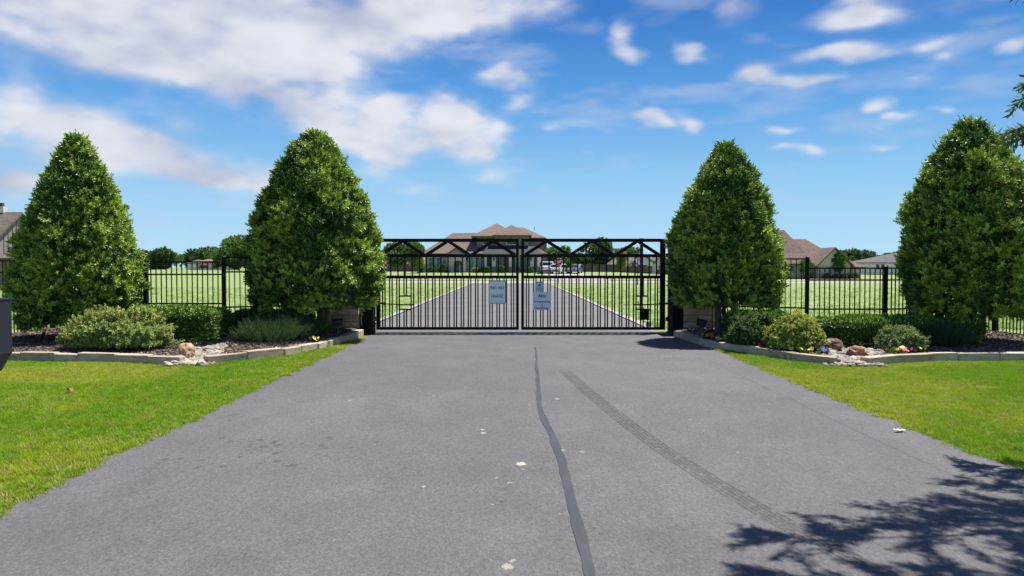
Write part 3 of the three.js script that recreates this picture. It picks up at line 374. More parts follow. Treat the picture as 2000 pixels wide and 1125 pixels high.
// ------------------------------------------------------------------ lawn blades
{
  const blades = (n, hgt, wid, spread, seed) => { const R = rng(seed), pos = [], idx = []; for (let i = 0; i < n; i++) { const x = (R() - 0.5) * spread, z = (R() - 0.5) * spread, a = R() * 6.28, h = hgt * (0.6 + 0.6 * R()), l = h * (0.5 + 1.1 * R()), cx = Math.cos(a), cz = Math.sin(a), b = pos.length / 3; pos.push(x - cz * wid / 2, 0, z + cx * wid / 2, x + cz * wid / 2, 0, z - cx * wid / 2, x + cx * l * 0.4 - cz * wid * 0.4, h * 0.65, z + cz * l * 0.4 + cx * wid * 0.4, x + cx * l * 0.4 + cz * wid * 0.4, h * 0.65, z + cz * l * 0.4 - cx * wid * 0.4, x + cx * l, h, z + cz * l); idx.push(b, b + 1, b + 2, b + 1, b + 3, b + 2, b + 2, b + 3, b + 4); } const g = new THREE.BufferGeometry(); g.setAttribute('position', new THREE.Float32BufferAttribute(pos, 3)); g.setIndex(idx); g.computeVertexNormals(); return g; };
  const m = leafMat(0.8, 0.45, 0.12);
  const lawn = (name, label, sgn, n, seed) => {
    const R = rng(seed), L = []; let g = 0;
    while (L.length < n && g++ < n * 6) {
      const d = mix(2.5, 17, Math.sqrt(R())), ax = mix(3.2, Math.min(12.5, 0.72 * d + 1.8), R()), x = sgn * ax; const e = sgn < 0 ? edgeL(d) : edgeR(d), off = sgn < 0 ? e - x : x - e; if (off < -0.03 - 0.13 * R() * R() * R()) continue; if (off < 0.25 && R() > 0.45 + off * 2) continue;
      if (Math.abs(x) > 3.7) { const k = onX(sgn < 0 ? kerbL : kerbR, x); if (d > k - 0.1) continue; } else if (d > 16.4) continue;
      const tone = fbm(x * 0.5, d * 0.45, 4, 44), fine = fbm(x * 3, d * 3, 2, 45), dry = clamp(sst(0.48, 0.72, tone) * 0.75 + sst(0.6, 0.8, fine) * 0.35 + (off < 0.8 ? 0.35 * (1 - off / 0.8) * fine * 1.6 : 0)), v = 0.75 + 0.5 * R(), straw = R() < 0.05 + 0.12 * dry;
      const c = straw ? [0.44, 0.4, 0.16] : [mix(0.18, 0.36, dry), mix(0.335, 0.42, dry), mix(0.014, 0.032, dry)];
      L.push({ p: V(x, 0, -d), dir: V((R() - 0.5) * 0.3, 1, (R() - 0.5) * 0.3).normalize(), spin: R() * 6.28, s: 0.75 + 0.5 * R(), sy: 0.8 + 0.5 * fine, c: c.map((q) => q * v) });
    }
    const o = instances(scene, numbered(name), blades(10, 0.034, 0.006, 0.065, 5), m, L); tag(o, label, 'grass');
  };
  lawn('lawn_grass', 'mown lawn between the drive and the straight limestone edging by the call box', -1, 52000, 91);
  lawn('lawn_grass', 'mown lawn between the drive and the pansy bed edging', 1, 52000, 92);
  const R = rng(95), L = []; while (L.length < 9000) { const d = mix(19.5, 60, R() ** 1.6), x = (R() - 0.5) * 2 * (0.75 * d + 4); if (x > -4.2 && x < 3.85) continue; const tone = fbm(x * 0.2, d * 0.2, 4, 46), v = 0.75 + 0.5 * R(); L.push({ p: V(x, land(x, d), -d), dir: V((R() - 0.5) * 0.4, 1, (R() - 0.5) * 0.4).normalize(), spin: R() * 6, s: 0.8 + 0.8 * R(), c: [mix(0.26, 0.32, tone) * v, mix(0.38, 0.42, tone) * v, 0.11 * v] }); }
  tag(instances(scene, 'field_grass', blades(10, 0.075, 0.014, 0.2, 6), m, L), 'open pale green meadow behind the fence and the gate', 'grass');
}

// ------------------------------------------------------------------ fence
const satin = (c, q) => new THREE.MeshPhysicalMaterial({ color: c, roughness: q, specularIntensity: 0.3, side: THREE.DoubleSide }); const black = satin(rgb(0.006, 0.006, 0.008), 0.5), blackMatte = satin(rgb(0.008, 0.008, 0.01), 0.65);
function fencePost(parent, x, z, y0, y1, w = 0.085) { const p = boxPart(parent, 'post', w, y1 - y0, w, x, (y0 + y1) / 2, z, black); const cap = part(p, 'cap', (() => { const g = new THREE.CylinderGeometry(w * 0.3, w * 0.82, 0.03, 4, 1); g.rotateY(Math.PI / 4); return g; })(), black); cap.position.y = (y1 - y0) / 2 + 0.015; return p; }
function fencePanel(label, ax, ad, bx, bd, rails, y0, posts, gap = 0.111, over = 0) {
  const L = Math.hypot(bx - ax, bd - ad), t = thing('iron_fence', label, 'fence', 'black iron fence panels', (ax + bx) / 2, 0, -(ad + bd) / 2, Math.atan2(bd - ad, bx - ax)); const top = rails[0];
  for (const r of rails) boxPart(t, 'rail', L, 0.032, 0.034, 0, r, 0, black);
  const n = Math.round(L / gap); for (let i = 1; i < n; i++) boxPart(t, 'picket', 0.019, top - y0 - 0.018, 0.019, -L / 2 + L * i / n, (top + y0) / 2 - 0.009, 0, black);
  for (const [e, h] of posts) fencePost(t, e * L / 2, 0, -0.1, h);
}
fencePanel('low stepped black fence panel above the clipped hedge by the tan boulder', -7.9, 16.02, -6.23, 16.02, [1.765, 1.495, 0.866, 0.2], 0.14, [[-1, 1.80]]);
fencePanel('taller black fence panel ending in the post above the stone creek', -6.19, 15.95, -4.45, 15.98 + 0.9, [1.86, 1.55, 0.79, 0.02], 0.0, [[-1, 1.87]]);
fencePanel('black fence panel between the tall cone evergreen and the low stepped panel', -11.1, 17.9, -7.94, 16.04, [1.765, 1.495, 0.866, 0.16], 0.12, [[-1, 1.86]]);
fencePanel('black fence panel running from the corner behind the tall cone evergreen past the call box', -11.22, 15.55, -11.12, 17.84, [1.80, 1.53, 0.85, 0.08], 0.03, []);
fencePanel('black fence panel along the neighbouring lawn, leading on from the call box corner panel', -11.32, 13.2, -11.22, 15.48, [1.80, 1.53, 0.85, 0.08], 0.03, [[1, 1.84]]);
fencePanel('taller black fence panel over the short hedge and the golden shrub', 4.45, 16.9, 6.36, 16.0, [1.83, 1.41, 0.77, 0.12], 0.08, [[1, 1.87]]);
fencePanel('low black fence panel over the long clipped hedge', 6.42, 16.02, 8.05, 16.02, [1.63, 1.375, 0.745, 0.16], 0.12, [[1, 1.67]]);
fencePanel('low black fence panel behind the forked evergreen trunks', 8.11, 16.03, 11.22, 17.2, [1.63, 1.375, 0.745, 0.05], 0.02, [[1, 1.70]]);
fencePanel('black fence panel turning the corner from the forked evergreen toward the road', 11.26, 17.12, 11.36, 14.7, [1.65, 1.39, 0.75, 0.05], 0.02, [[1, 1.70]]);

// ------------------------------------------------------------------ gate
const GZ = -18.7;
function gateLeaf(label, x0, x1, hingeLeft, hole, nPer) {
  const t = thing('gate_leaf', label, 'gate', 'two leaves of the entrance gate', 0, 0, GZ), w = 0.075, inner0 = x0 + (hingeLeft ? 0.1 : 0.07), inner1 = x1 - (hingeLeft ? 0.07 : 0.13);
  const sw0 = hingeLeft ? 0.1 : 0.07, sw1 = hingeLeft ? 0.07 : 0.13; boxPart(t, 'stile', sw0, 2.29, 0.075, x0 + sw0 / 2, 1.22, 0, black); boxPart(t, 'stile', sw1, 2.29, 0.075, x1 - sw1 / 2, 1.22, 0, black);
  const mid = (inner0 + inner1) / 2, len = inner1 - inner0; const names = ['top_rail', 'upper_rail', 'middle_rail', 'bottom_rail']; [2.327, 1.94, 1.405, 0.108].forEach((y, i) => boxPart(t, names[i], len, [0.082, 0.082, 0.075, 0.07][i], 0.07, mid, y, 0, black));
  for (let i = 0; i < 3; i++) { const a = inner0 + len * i / 3, b = inner0 + len * (i + 1) / 3, m = (a + b) / 2; part(t, 'brace', barBetween(V(a + 0.03, 1.965, 0), V(m - 0.015, 2.30, 0), 0.08, 0.05), black); part(t, 'brace', barBetween(V(b - 0.03, 1.965, 0), V(m + 0.015, 2.30, 0), 0.08, 0.05), black); }
  const per = len / nPer;
  for (let i = 0; i < nPer; i++) {
    const c = inner0 + per * (i + 0.5); boxPart(t, 'upper_picket', 0.033, 0.5, 0.03, c, 1.672, 0, black);
    for (const s of [-1, 1]) { const x = c + s * 0.0315; if (i === hole) { boxPart(t, 'lower_picket', 0.031, 0.43, 0.03, x, 1.155, 0, black); boxPart(t, 'lower_picket', 0.031, 0.44, 0.03, x, 0.358, 0, black); } else boxPart(t, 'lower_picket', 0.031, 1.234, 0.03, x, 0.756, 0, black); }
  }
  const hc = inner0 + per * (hole + 0.5); for (const y of [0.925, 0.59]) boxPart(t, 'crossbar', per * 2 - 0.063 - 0.03, 0.036, 0.03, hc, y, 0, black);
  boxPart(t, 'arm_bracket', per * 2 + 0.1, 0.034, 0.02, hc, 0.705, -0.03, black);
  return { t, hc };
}
const gl = gateLeaf('gate leaf carrying the two way traffic sign', -3.42, 0.171, true, 3, 19);
const gr = gateLeaf('gate leaf carrying the no trespassing sign and a black lock box', 0.232, 3.856, false, 16, 19);
function gatePost(label, x, s) { const t = thing('gate_post', label, 'post', 'gate posts', x, 0, GZ); boxPart(t, 'shaft', 0.13, 2.5, 0.13, 0, 1.2, -0.02, black); for (const y of [0.35, 1.95, 2.28]) { const hg = boxPart(t, 'hinge', 0.09, 0.09, 0.06, -s * 0.085, y, 0.02, black); const pin = part(hg, 'hinge_pin', new THREE.CylinderGeometry(0.018, 0.018, 0.13, 10), black); pin.position.set(0, 0, 0.035); } boxPart(t, 'cap', 0.15, 0.02, 0.15, 0, 2.462, -0.02, black); }
gatePost('black gate post beside the two way traffic leaf', -3.56, -1); gatePost('black gate post beside the lock box leaf', 4.0, 1);
function operator(label, x, s, hc) {
  const t = thing('gate_operator', label, 'gate opener', 'swing gate openers', x, 0, GZ + 0.55);
  const g = new RoundedBoxGeometry(0.27, 0.66, 0.34, 3, 0.02); const b = part(t, 'housing', g, blackMatte); b.position.y = 0.36; boxPart(t, 'lid', 0.285, 0.05, 0.355, 0, 0.715, 0, blackMatte); boxPart(t, 'base_plate', 0.31, 0.03, 0.36, 0, 0.02, 0, blackMatte);
  boxPart(t, 'vent_plate', 0.1, 0.16, 0.012, 0.02, 0.5, 0.174, black); const dx = hc - x; part(t, 'arm', barBetween(V(-s * 0.05, 0.755, -0.25), V(dx * 0.36, 0.735, -0.64), 0.035, 0.03), black); part(t, 'arm', barBetween(V(dx * 0.33, 0.725, -0.62), V(dx + s * 0.02, 0.70, -0.605), 0.024, 0.022), black); boxPart(t, 'joint', 0.06, 0.075, 0.05, dx * 0.345, 0.73, -0.63, black);
}
operator('black gate opener at the limestone pier by the two way traffic leaf', -3.5, -1, gl.hc); operator('black gate opener at the limestone pier by the lock box leaf', 4.02, 1, gr.hc);
{ // lock box and a red-handled strap on the right leaf
  const t = thing('lock_box', 'black box hanging on the gate pickets below the crossbars', 'box', undefined, gr.hc + 0.05, 0, GZ + 0.06); const b = part(t, 'housing', new RoundedBoxGeometry(0.235, 0.26, 0.06, 2, 0.008), blackMatte); b.position.y = 0.46; boxPart(t, 'lid', 0.245, 0.02, 0.07, 0, 0.598, 0, blackMatte); boxPart(t, 'strap', 0.02, 0.07, 0.006, -0.06, 0.635, -0.02, black);
  const r = thing('release_handle', 'red orange release handle resting on the lower crossbar', 'handle', undefined, gr.hc, 0, GZ + 0.03); part(r, 'grip', barBetween(V(-0.04, 0.665, 0), V(0.05, 0.618, 0.01), 0.03, 0.03), mat(rgb(0.5, 0.1, 0.04), { roughness: 0.5 })); part(r, 'cable', tube([V(-0.04, 0.665, 0), V(-0.085, 0.72, 0), V(-0.1, 0.80, 0)], [0.008, 0.007, 0.006], 6), black);
}
// signs
function canvasTex(w, h, draw) { const c = document.createElement('canvas'); c.width = w; c.height = h; draw(c.getContext('2d'), w, h); const t = new THREE.CanvasTexture(c); t.colorSpace = THREE.SRGBColorSpace; return t; }
function flatSign(name, label, x, y, z, w, h, draw, bolts = []) {
  const t = thing(name, label, 'sign', undefined, x, y, z); boxPart(t, 'plate', w, h, 0.003, 0, 0, 0, mat(rgb(0.5, 0.5, 0.5), { roughness: 0.5, metalness: 0.3 }));
  const f = part(t, 'face', new THREE.PlaneGeometry(w - 0.004, h - 0.004), mat(0xffffff, { map: canvasTex(512, Math.round(512 * h / w), draw), roughness: 0.45 })); f.position.z = 0.004;
  for (const [bx, by] of bolts) { const b = part(t, 'bolt', new THREE.CylinderGeometry(0.007, 0.007, 0.006, 8), black); b.rotation.x = Math.PI / 2; b.position.set(bx, by, 0.006); }
}
const GF = GZ + 0.045;
function spaced(c, s, x, y, w, font, col) { c.font = font; c.fillStyle = col; c.textAlign = 'center'; c.textBaseline = 'middle'; const m = c.measureText(s).width; c.save(); c.translate(x, y); c.scale(w / m, 1); c.fillText(s, 0, 0); c.restore(); }
flatSign('traffic_sign', 'upright rectangular sign reading TWO WAY TRAFFIC', -0.37, 1.03 - 0.005, GF, 0.435, 0.585, (c, w, h) => {
  c.fillStyle = '#e6f0ee'; c.fillRect(0, 0, w, h); c.strokeStyle = '#15202c'; c.lineWidth = 13; c.beginPath(); c.roundRect(14, 14, w - 28, h - 28, 40); c.stroke(); spaced(c, 'TWO  WAY', w / 2, h * 0.32, w * 0.84, 'bold 128px sans-serif', '#101820'); spaced(c, 'TRAFFIC', w / 2, h * 0.675, w * 0.72, 'bold 128px sans-serif', '#101820');
}, [[0, 0.275], [0, -0.275]]);
flatSign('warning_sign', 'square sign reading NO Trespassing & Soliciting', 0.755, 0.80, GF, 0.455, 0.455, (c, w, h) => {
  c.fillStyle = '#dbe4ec'; c.fillRect(0, 0, w, h); spaced(c, 'NO', w / 2, h * 0.22, w * 0.43, '900 118px sans-serif', '#0c1220'); spaced(c, 'Trespassing', w / 2, h * 0.53, w * 0.92, '900 70px sans-serif', '#0c1220'); spaced(c, '&', w / 2, h * 0.71, w * 0.1, '900 60px sans-serif', '#0c1220'); spaced(c, 'Soliciting', w / 2, h * 0.89, w * 0.72, '900 70px sans-serif', '#0c1220');
}, [[-0.2, 0.2], [0.2, 0.2]]);
flatSign('notice_sign', 'small white notice with a blue grey shade tint in its colour and a dark emblem above the no trespassing sign', 0.685, 1.163, GF, 0.21, 0.255, (c, w, h) => {  // white notice; the blue grey of shade is painted into its face
  c.fillStyle = '#b8c8d8'; c.fillRect(0, 0, w, h); c.fillStyle = '#4a6350'; c.fillRect(0, 0, w, h * 0.09); c.fillStyle = '#a2b4c8'; c.fillRect(0, h * 0.52, w, h * 0.48); c.fillStyle = '#1d2f5e'; c.beginPath(); c.moveTo(w * 0.36, h * 0.44); c.lineTo(w * 0.42, h * 0.24); c.lineTo(w * 0.52, h * 0.28); c.lineTo(w * 0.66, h * 0.14); c.lineTo(w * 0.7, h * 0.42); c.lineTo(w * 0.6, h * 0.36); c.lineTo(w * 0.5, h * 0.46); c.closePath(); c.fill(); c.fillRect(w * 0.34, h * 0.33, w * 0.34, h * 0.03);
}, []);

// ------------------------------------------------------------------ limestone piers
function pier(label, x0, x1, zf, seed) {
  const t = thing('limestone_pier', label, 'pier', 'limestone gate piers', (x0 + x1) / 2, 0, zf), R = rng(seed), w = x1 - x0, dp = 0.9, ch = 0.165; boxPart(t, 'core', w - 0.06, 1.3, dp - 0.06, 0, 0.65, -dp / 2, mat(rgb(0.3, 0.27, 0.22), { roughness: 1 }));
  for (let r = 0; r < 8; r++) { let s = 0; const cuts = [0]; const off = r % 2 ? 0.2 : 0; while (s < w - 0.02) { let L = 0.3 + 0.28 * R() + (s === 0 ? off : 0); if (w - s - L < 0.18) L = w - s; s += L; cuts.push(Math.min(s, w)); }
    for (let i = 1; i < cuts.length; i++) { const L = cuts[i] - cuts[i - 1]; const o = part(t, 'block', chunk(L - 0.014, ch - 0.014, 0.1, seed + r * 31 + i, 0.007), limes[Math.floor(R() * 3)]); o.position.set(-w / 2 + (cuts[i] + cuts[i - 1]) / 2, ch * (r + 0.5), -0.045); }
    for (const s2 of [-1, 1]) for (let k = 0; k < 2; k++) { const o = part(t, 'block', chunk(0.1, ch - 0.014, 0.4, seed + r * 13 + k, 0.007), limes[Math.floor(R() * 3)]); o.position.set(s2 * (w / 2 - 0.047), ch * (r + 0.5), -0.31 - k * 0.41); } }
  const cap = part(t, 'cap', chunk(w + 0.1, 0.09, dp + 0.1, seed + 900, 0.006), limes[2]); cap.position.set(0, 1.365, -dp / 2);
}
pier('limestone block pier beneath the broad cone evergreen', -4.75, -3.72, -18.0, 801); pier('limestone block pier beneath the slim cone evergreen', 4.08, 5.1, -18.0, 802);

// ------------------------------------------------------------------ landscape spotlights
function spot(label, x, d, y, turn, tilt) { const t = thing('landscape_spotlight', label, 'spotlight', 'landscape spotlights', x, bedY(x, d), -d, turn); const y0 = y - bedY(x, d); boxPart(t, 'stake', 0.03, y0 + 0.04, 0.03, 0, y0 / 2 - 0.06, 0, mat(rgb(0.10, 0.095, 0.09))); const h = part(t, 'housing', new RoundedBoxGeometry(0.215, 0.115, 0.12, 2, 0.012), mat(rgb(0.028, 0.03, 0.028), { roughness: 0.55 })); h.position.y = y0; h.rotation.set(0.25, 0, tilt); boxPart(h, 'visor', 0.225, 0.012, 0.15, 0, 0.062, -0.01, mat(rgb(0.035, 0.036, 0.034))); boxPart(t, 'yoke', 0.06, 0.03, 0.05, 0, y0 - 0.07, 0, blackMatte); boxPart(t, 'foot', 0.1, 0.05, 0.1, 0, 0.02, 0, mat(rgb(0.1, 0.1, 0.095))); }
spot('dark box spotlight on a stake before the pier of the two way traffic leaf', -3.83, 16.3, 0.43, 0.2, 0.06); spot('dark tilted box spotlight on a stake above the orange pansies', 4.16, 16.3, 0.42, -0.2, -0.16);
function lowSpot(label, x, d) { const t = thing('ground_uplight', label, 'spotlight', 'small black uplights', x, bedY(x, d), -d); const c = part(t, 'housing', new THREE.CylinderGeometry(0.035, 0.028, 0.14, 10), black); c.position.set(0.03, 0.16, 0); c.rotation.z = -0.5; part(t, 'stake', barBetween(V(0, -0.03, 0), V(0.02, 0.12, 0), 0.018, 0.018), black); }
lowSpot('small black uplight in the mulch behind the straight edging', -9.15, 14.4); lowSpot('small black uplight in the shady mulch by the corner fence panel', 9.95, 14.3);

// ------------------------------------------------------------------ call box at the left edge
{
  const t = thing('call_box', 'dark navy metal call box on a post at the lawn edge', 'call box', undefined, -3.72, 0, -5.1); const s = new THREE.Shape(); s.moveTo(-0.2, 0.86); s.lineTo(0.13, 0.93); s.lineTo(0.205, 1.055); s.lineTo(0.205, 1.415); s.lineTo(-0.2, 1.415); s.closePath();
  const g = new THREE.ExtrudeGeometry(s, { depth: 0.16, bevelEnabled: true, bevelSize: 0.006, bevelThickness: 0.006, bevelSegments: 2 }); g.translate(0, 0, -0.1); part(t, 'housing', g, mat(rgb(0.014, 0.016, 0.026), { roughness: 0.5 })); boxPart(t, 'hood', 0.43, 0.012, 0.22, 0, 1.43, -0.02, mat(rgb(0.02, 0.022, 0.03), { roughness: 0.5 })); boxPart(t, 'pedestal', 0.08, 0.95, 0.08, -0.2, 0.44, -0.2, black); boxPart(t, 'neck', 0.07, 0.07, 0.12, -0.2, 0.95, -0.12, black); boxPart(t, 'base_plate', 0.22, 0.015, 0.22, -0.2, 0.02, -0.2, black);
}
// scraps
{ const g = new THREE.PlaneGeometry(0.12, 0.05, 8, 4), p = g.attributes.position; g.rotateX(-Math.PI / 2); for (let i = 0; i < p.count; i++) p.setY(i, 0.02 + 0.022 * vn(p.getX(i) * 40, p.getZ(i) * 40, 3)); g.computeVertexNormals(); const o = part(scene, 'paper_scrap', g, mat(rgb(0.62, 0.6, 0.54))); o.position.set(3.86, 0.006, -7.35); o.rotation.y = 0.4; tag(o, 'crumpled white paper scrap on the asphalt near the lawn', 'litter'); }
{ const g = leaf(0.13, 0.08, 0.9, 0.3); g.rotateX(-1.3); const o = part(scene, 'dead_leaf', g, mat(rgb(0.36, 0.15, 0.06))); o.position.set(-5.66, 0.05, -9.52); o.rotation.y = 1; tag(o, 'dry orange leaf lying on the lawn', 'leaf'); }

// ------------------------------------------------------------------ overhanging oak
{
  const t = thing('oak_tree', 'live oak beside the drive with leafy branches reaching over the asphalt', 'tree', undefined, 8.0, 0, -5.2), R = rng(601), L = []; const O = V(8.0, 0, -5.2);
  const loc = (x, y, d) => V(x, y, -d).sub(O); const tr = [], rr = []; for (let k = 0; k <= 10; k++) { const f = k / 10; tr.push(V(0.25 * Math.sin(f * 3) - 0.3 * f, -0.1 + 5.6 * f, -0.3 * f + 0.1 * Math.sin(f * 5))); rr.push(mix(0.24, 0.06, f) * (k === 0 ? 1.3 : 1)); } part(t, 'trunk', tube(tr, rr, 12), bark);
  const twigs = []; const oak = sprig(9, 0.085, 0.03, 0.13, 0.95, 61, 0.25, 0.12);
  const branch = (root, tip, r0, dens, leafFrom = 0.35) => {
    const pts = [], rad = [], n = 9; for (let k = 0; k <= n; k++) { const f = k / n; pts.push(root.clone().lerp(tip, f).add(V(0.1 * Math.sin(f * 5 + r0 * 90), 0.25 * Math.sin(f * Math.PI) + 0.05 * Math.sin(f * 9), 0.1 * Math.cos(f * 4 + r0 * 50)).multiplyScalar(f * (1 - f * 0.6)))); rad.push(mix(r0, 0.004, f)); } twigs.push(tube(pts, rad, 6));
    const len = root.distanceTo(tip), dirB = tip.clone().sub(root).normalize(), m = Math.round(len * dens * 1.15);
    for (let i = 0; i < m; i++) { const f = mix(leafFrom, 1, R()), k = f * n, i0 = Math.min(n - 1, Math.floor(k)), b = pts[i0].clone().lerp(pts[i0 + 1], k - i0), side = dirB.clone().multiplyScalar(0.7 + 0.6 * R()).add(V((R() - 0.5) * 2, (R() - 0.5) * 1.0, (R() - 0.5) * 2)).normalize(), ln = (0.16 + 0.36 * R()) * (1.25 - 0.7 * f), e = b.clone().addScaledVector(side, ln); twigs.push(tube([b, b.clone().lerp(e, 0.55).add(V(0, 0.02, 0)), e], [0.006, 0.004, 0.002], 4)); const q = 3 + Math.floor(ln * 12); for (let z = 0; z < q; z++) { const v = 0.7 + 0.6 * R(); L.push({ p: b.clone().lerp(e, mix(0.3, 1.0, z / q)), dir: side.clone().add(V((R() - 0.5) * 0.8, (R() - 0.5) * 0.7, (R() - 0.5) * 0.8)).normalize(), spin: R() * 6, s: 0.75 + 0.4 * R(), c: R() < 0.25 ? [0.22 * v, 0.26 * v, 0.045 * v] : [0.09 * v, 0.16 * v, 0.04 * v] }); } }
  };
  const node1 = loc(6.6, 4.0, 5.9), node2 = loc(6.4, 4.6, 5.3), node3 = loc(6.3, 3.55, 6.7), node4 = loc(6.8, 5.2, 5.0);
  for (const [n, f, r] of [[node1, 0.62, 0.06], [node2, 0.7, 0.07], [node3, 0.55, 0.045], [node4, 0.8, 0.06]]) { const b = tr[Math.round(f * 10)]; part(t, 'limb', tube([b, b.clone().lerp(n, 0.5).add(V(0, 0.18, 0)), n], [r * 1.3, r, r * 0.7], 8), bark); }
  for (const [x, y, d] of [[3.2, 4.3, 5.95], [3.75, 4.25, 6.2], [4.8, 4.6, 6.8], [4.3, 4.4, 6.5], [5.3, 4.2, 7.1]]) branch(node1, loc(x - 0.32, y, d - 0.15), 0.028, 10);
  for (const [x, y, d] of [[3.08, 4.35, 5.45], [3.6, 4.8, 5.0], [4.2, 4.6, 5.4], [3.3, 4.7, 4.7], [4.9, 4.9, 5.9], [3.0, 4.4, 4.95]]) branch(node2, loc(x - 0.32, y, d - 0.15), 0.03, 10.5);
  for (const [x, y, d] of [[4.72, 3.27, 7.0], [4.82, 2.98, 7.05], [4.74, 2.86, 7.0], [4.95, 3.78, 7.0], [5.5, 3.2, 7.4]]) branch(node3, loc(x, y, d), 0.018, 3.4, 0.4);
  for (const [x, y, d] of [[4.2, 5.4, 4.3], [4.8, 5.6, 5.3], [5.6, 5.9, 6.2], [5.2, 5.4, 3.9], [6.2, 6.6, 5.6], [7.4, 7.0, 4.4], [8.6, 6.8, 6.0], [9.6, 5.8, 5.0], [8.4, 6.0, 3.4], [7.0, 6.2, 3.2], [9.2, 5.0, 6.6]]) branch(node4, loc(x, y, d), 0.032, 12);
  part(t, 'twigs', mergeGeometries(twigs), bark, 'stuff'); instances(t, 'crown', oak, leafSoft, L);
}

// ------------------------------------------------------------------ far trees
const clump = sprig(7, 0.42, 0.24, 0.25, 1.0, 51, 0.4, 0.2);
function farTree(name, label, x, d, h, r, seed, n, c, group, trunkH = 0.22, size = 1) {
  const y = land(x, d), t = thing(name, label, 'tree', group, x, y, -d), R = rng(seed), L = [], lobes = []; part(t, 'trunk', tube([V(0, -0.2, 0), V(0.05 * h * (R() - 0.5), h * 0.3, 0), V(0.1 * r * (R() - 0.5), h * 0.7, 0)], [h * 0.03, h * 0.022, h * 0.008], 7), bark);
  for (let i = 0; i < 4; i++) { const a = i * 1.6 + R(); part(t, 'limb', tube([V(0, h * (trunkH + 0.05), 0), V(Math.cos(a) * r * 0.3, h * 0.5, Math.sin(a) * r * 0.3), V(Math.cos(a) * r * 0.6, h * 0.72, Math.sin(a) * r * 0.6)], [h * 0.015, h * 0.01, h * 0.003], 5), bark); }
  for (let i = 0; i < 11; i++) { const a = R() * 6.28, q = Math.sqrt(R()) * 0.62, f = mix(trunkH + 0.12, 0.84, R()); const w = 1 - Math.abs(f - 0.5) * 0.7; lobes.push([Math.cos(a) * q * r * w, f * h, Math.sin(a) * q * r * w, r * mix(0.3, 0.5, R()), h * mix(0.12, 0.2, R())]); }
  while (L.length < n) { const l = lobes[Math.floor(R() * lobes.length)], a = R() * 6.28, e = Math.acos(1 - 2 * R()), k = 1 - 0.35 * R() * R(), sx = Math.sin(e) * Math.cos(a), sy = Math.cos(e), sz = Math.sin(e) * Math.sin(a), b = 0.8 + 0.4 * vn3(sx * 3 + l[0], sy * 3, sz * 3, seed), v = 0.65 + 0.7 * R(); L.push({ p: V(l[0] + sx * l[3] * k * b, l[1] + sy * l[4] * k * b, l[2] + sz * l[3] * k * b), dir: V(sx + (R() - 0.5), sy + 0.5 + (R() - 0.5), sz + (R() - 0.5)).normalize(), spin: R() * 6, s: size * (0.7 + 0.6 * R()), c: c.map((q) => q * v) }); }
  instances(t, 'crown', clump, leafFar, L);
}
const gA = [0.085, 0.15, 0.04], gB = [0.12, 0.22, 0.045], gC = [0.33, 0.36, 0.04];
// wood beyond the meadow on the left
[[-124, 255, 7.5, 5.5], [-116.5, 250, 8.8, 6], [-109, 258, 8.3, 5.5], [-103, 252, 9.2, 5.6]].forEach(([x, d, h, r], i) => farTree('meadow_tree', 'dark round tree in the wood beyond the meadow by the pale far house', x, d, h * 0.8, r, 700 + i, 1300, gA, 'wood beyond the meadow', 0.1, 1.5));
[[-132, 262, 6.5, 6], [-141, 262, 6.5, 6], [-150, 266, 6.5, 6]].forEach(([x, d, h, r], i) => farTree('meadow_tree', 'low tree in the wood behind the tall corner evergreen', x, d, h, r, 710 + i, 900, gA, 'wood behind the corner evergreen', 0.1, 1.5));
farTree('meadow_tree', 'bright green round tree right of the pale far house, behind the tall fence panel', -70, 190, 8.6, 7.5, 720, 2200, gB, undefined, 0.12, 1.2);
farTree('meadow_tree', 'small rounded tree just behind the pale far house', -88.5, 236, 5.0, 3.2, 721, 700, gB, undefined, 0.1, 1.3);
farTree('meadow_tree', 'mid green tree right behind the broad cone evergreen', -58, 185, 8, 7, 722, 1800, gB, undefined, 0.12, 1.2);
farTree('street_tree', 'spreading tree with a forked trunk before the brown roof cottage', -14.9, 103, 4.9, 3.0, 723, 2600, gB, undefined, 0.34, 0.55);
farTree('street_tree', 'yellow green young tree at the end of the two storey house', -15.4, 121, 3.4, 1.3, 724, 900, gC, undefined, 0.3, 0.5);
farTree('garden_tree', 'bushy tree just past the brick end of the two storey house', 9.4, 150, 5.0, 3.2, 725, 1200, gB, undefined, 0.1, 1);
farTree('garden_tree', 'big dome shaped tree behind the silver car', 17.2, 150, 6.4, 4.2, 726, 2000, gA.map((v) => v * 1.5), undefined, 0.08, 1);
farTree('garden_tree', 'wide tree behind the stop sign and the wooden fence', 23.0, 155, 6.2, 4.5, 727, 2000, gA.map((v) => v * 1.45), undefined, 0.08, 1);
farTree('garden_tree', 'dark dense tree between the dome tree and the white sport utility', 12.6, 140, 3.6, 3.0, 728, 1100, gA, undefined, 0.05, 1);
farTree('garden_tree', 'bright yellow leafed tree at the end of the wooden fence', 18.6, 127, 3.7, 1.2, 729, 1100, gC, undefined, 0.15, 0.5);
farTree('garden_tree', 'narrow pale conifer between the white sport utility and the stop sign', 9.1, 118, 2.2, 0.7, 730, 500, gB, undefined, 0.06, 0.4);
farTree('garden_tree', 'small green tree before the grey roofed white house', 26.4, 128, 2.4, 1.2, 731, 600, gB, undefined, 0.2, 0.5);
farTree('garden_tree', 'slender young tree before the gable of the brown roofed house', 60.3, 137, 4.9, 1.6, 732, 800, gB, undefined, 0.3, 0.5);
farTree('garden_tree', 'small tree at the brown roofed house wall behind the slim evergreen', 54, 136, 3.6, 1.6, 733, 700, gB, undefined, 0.2, 0.5);
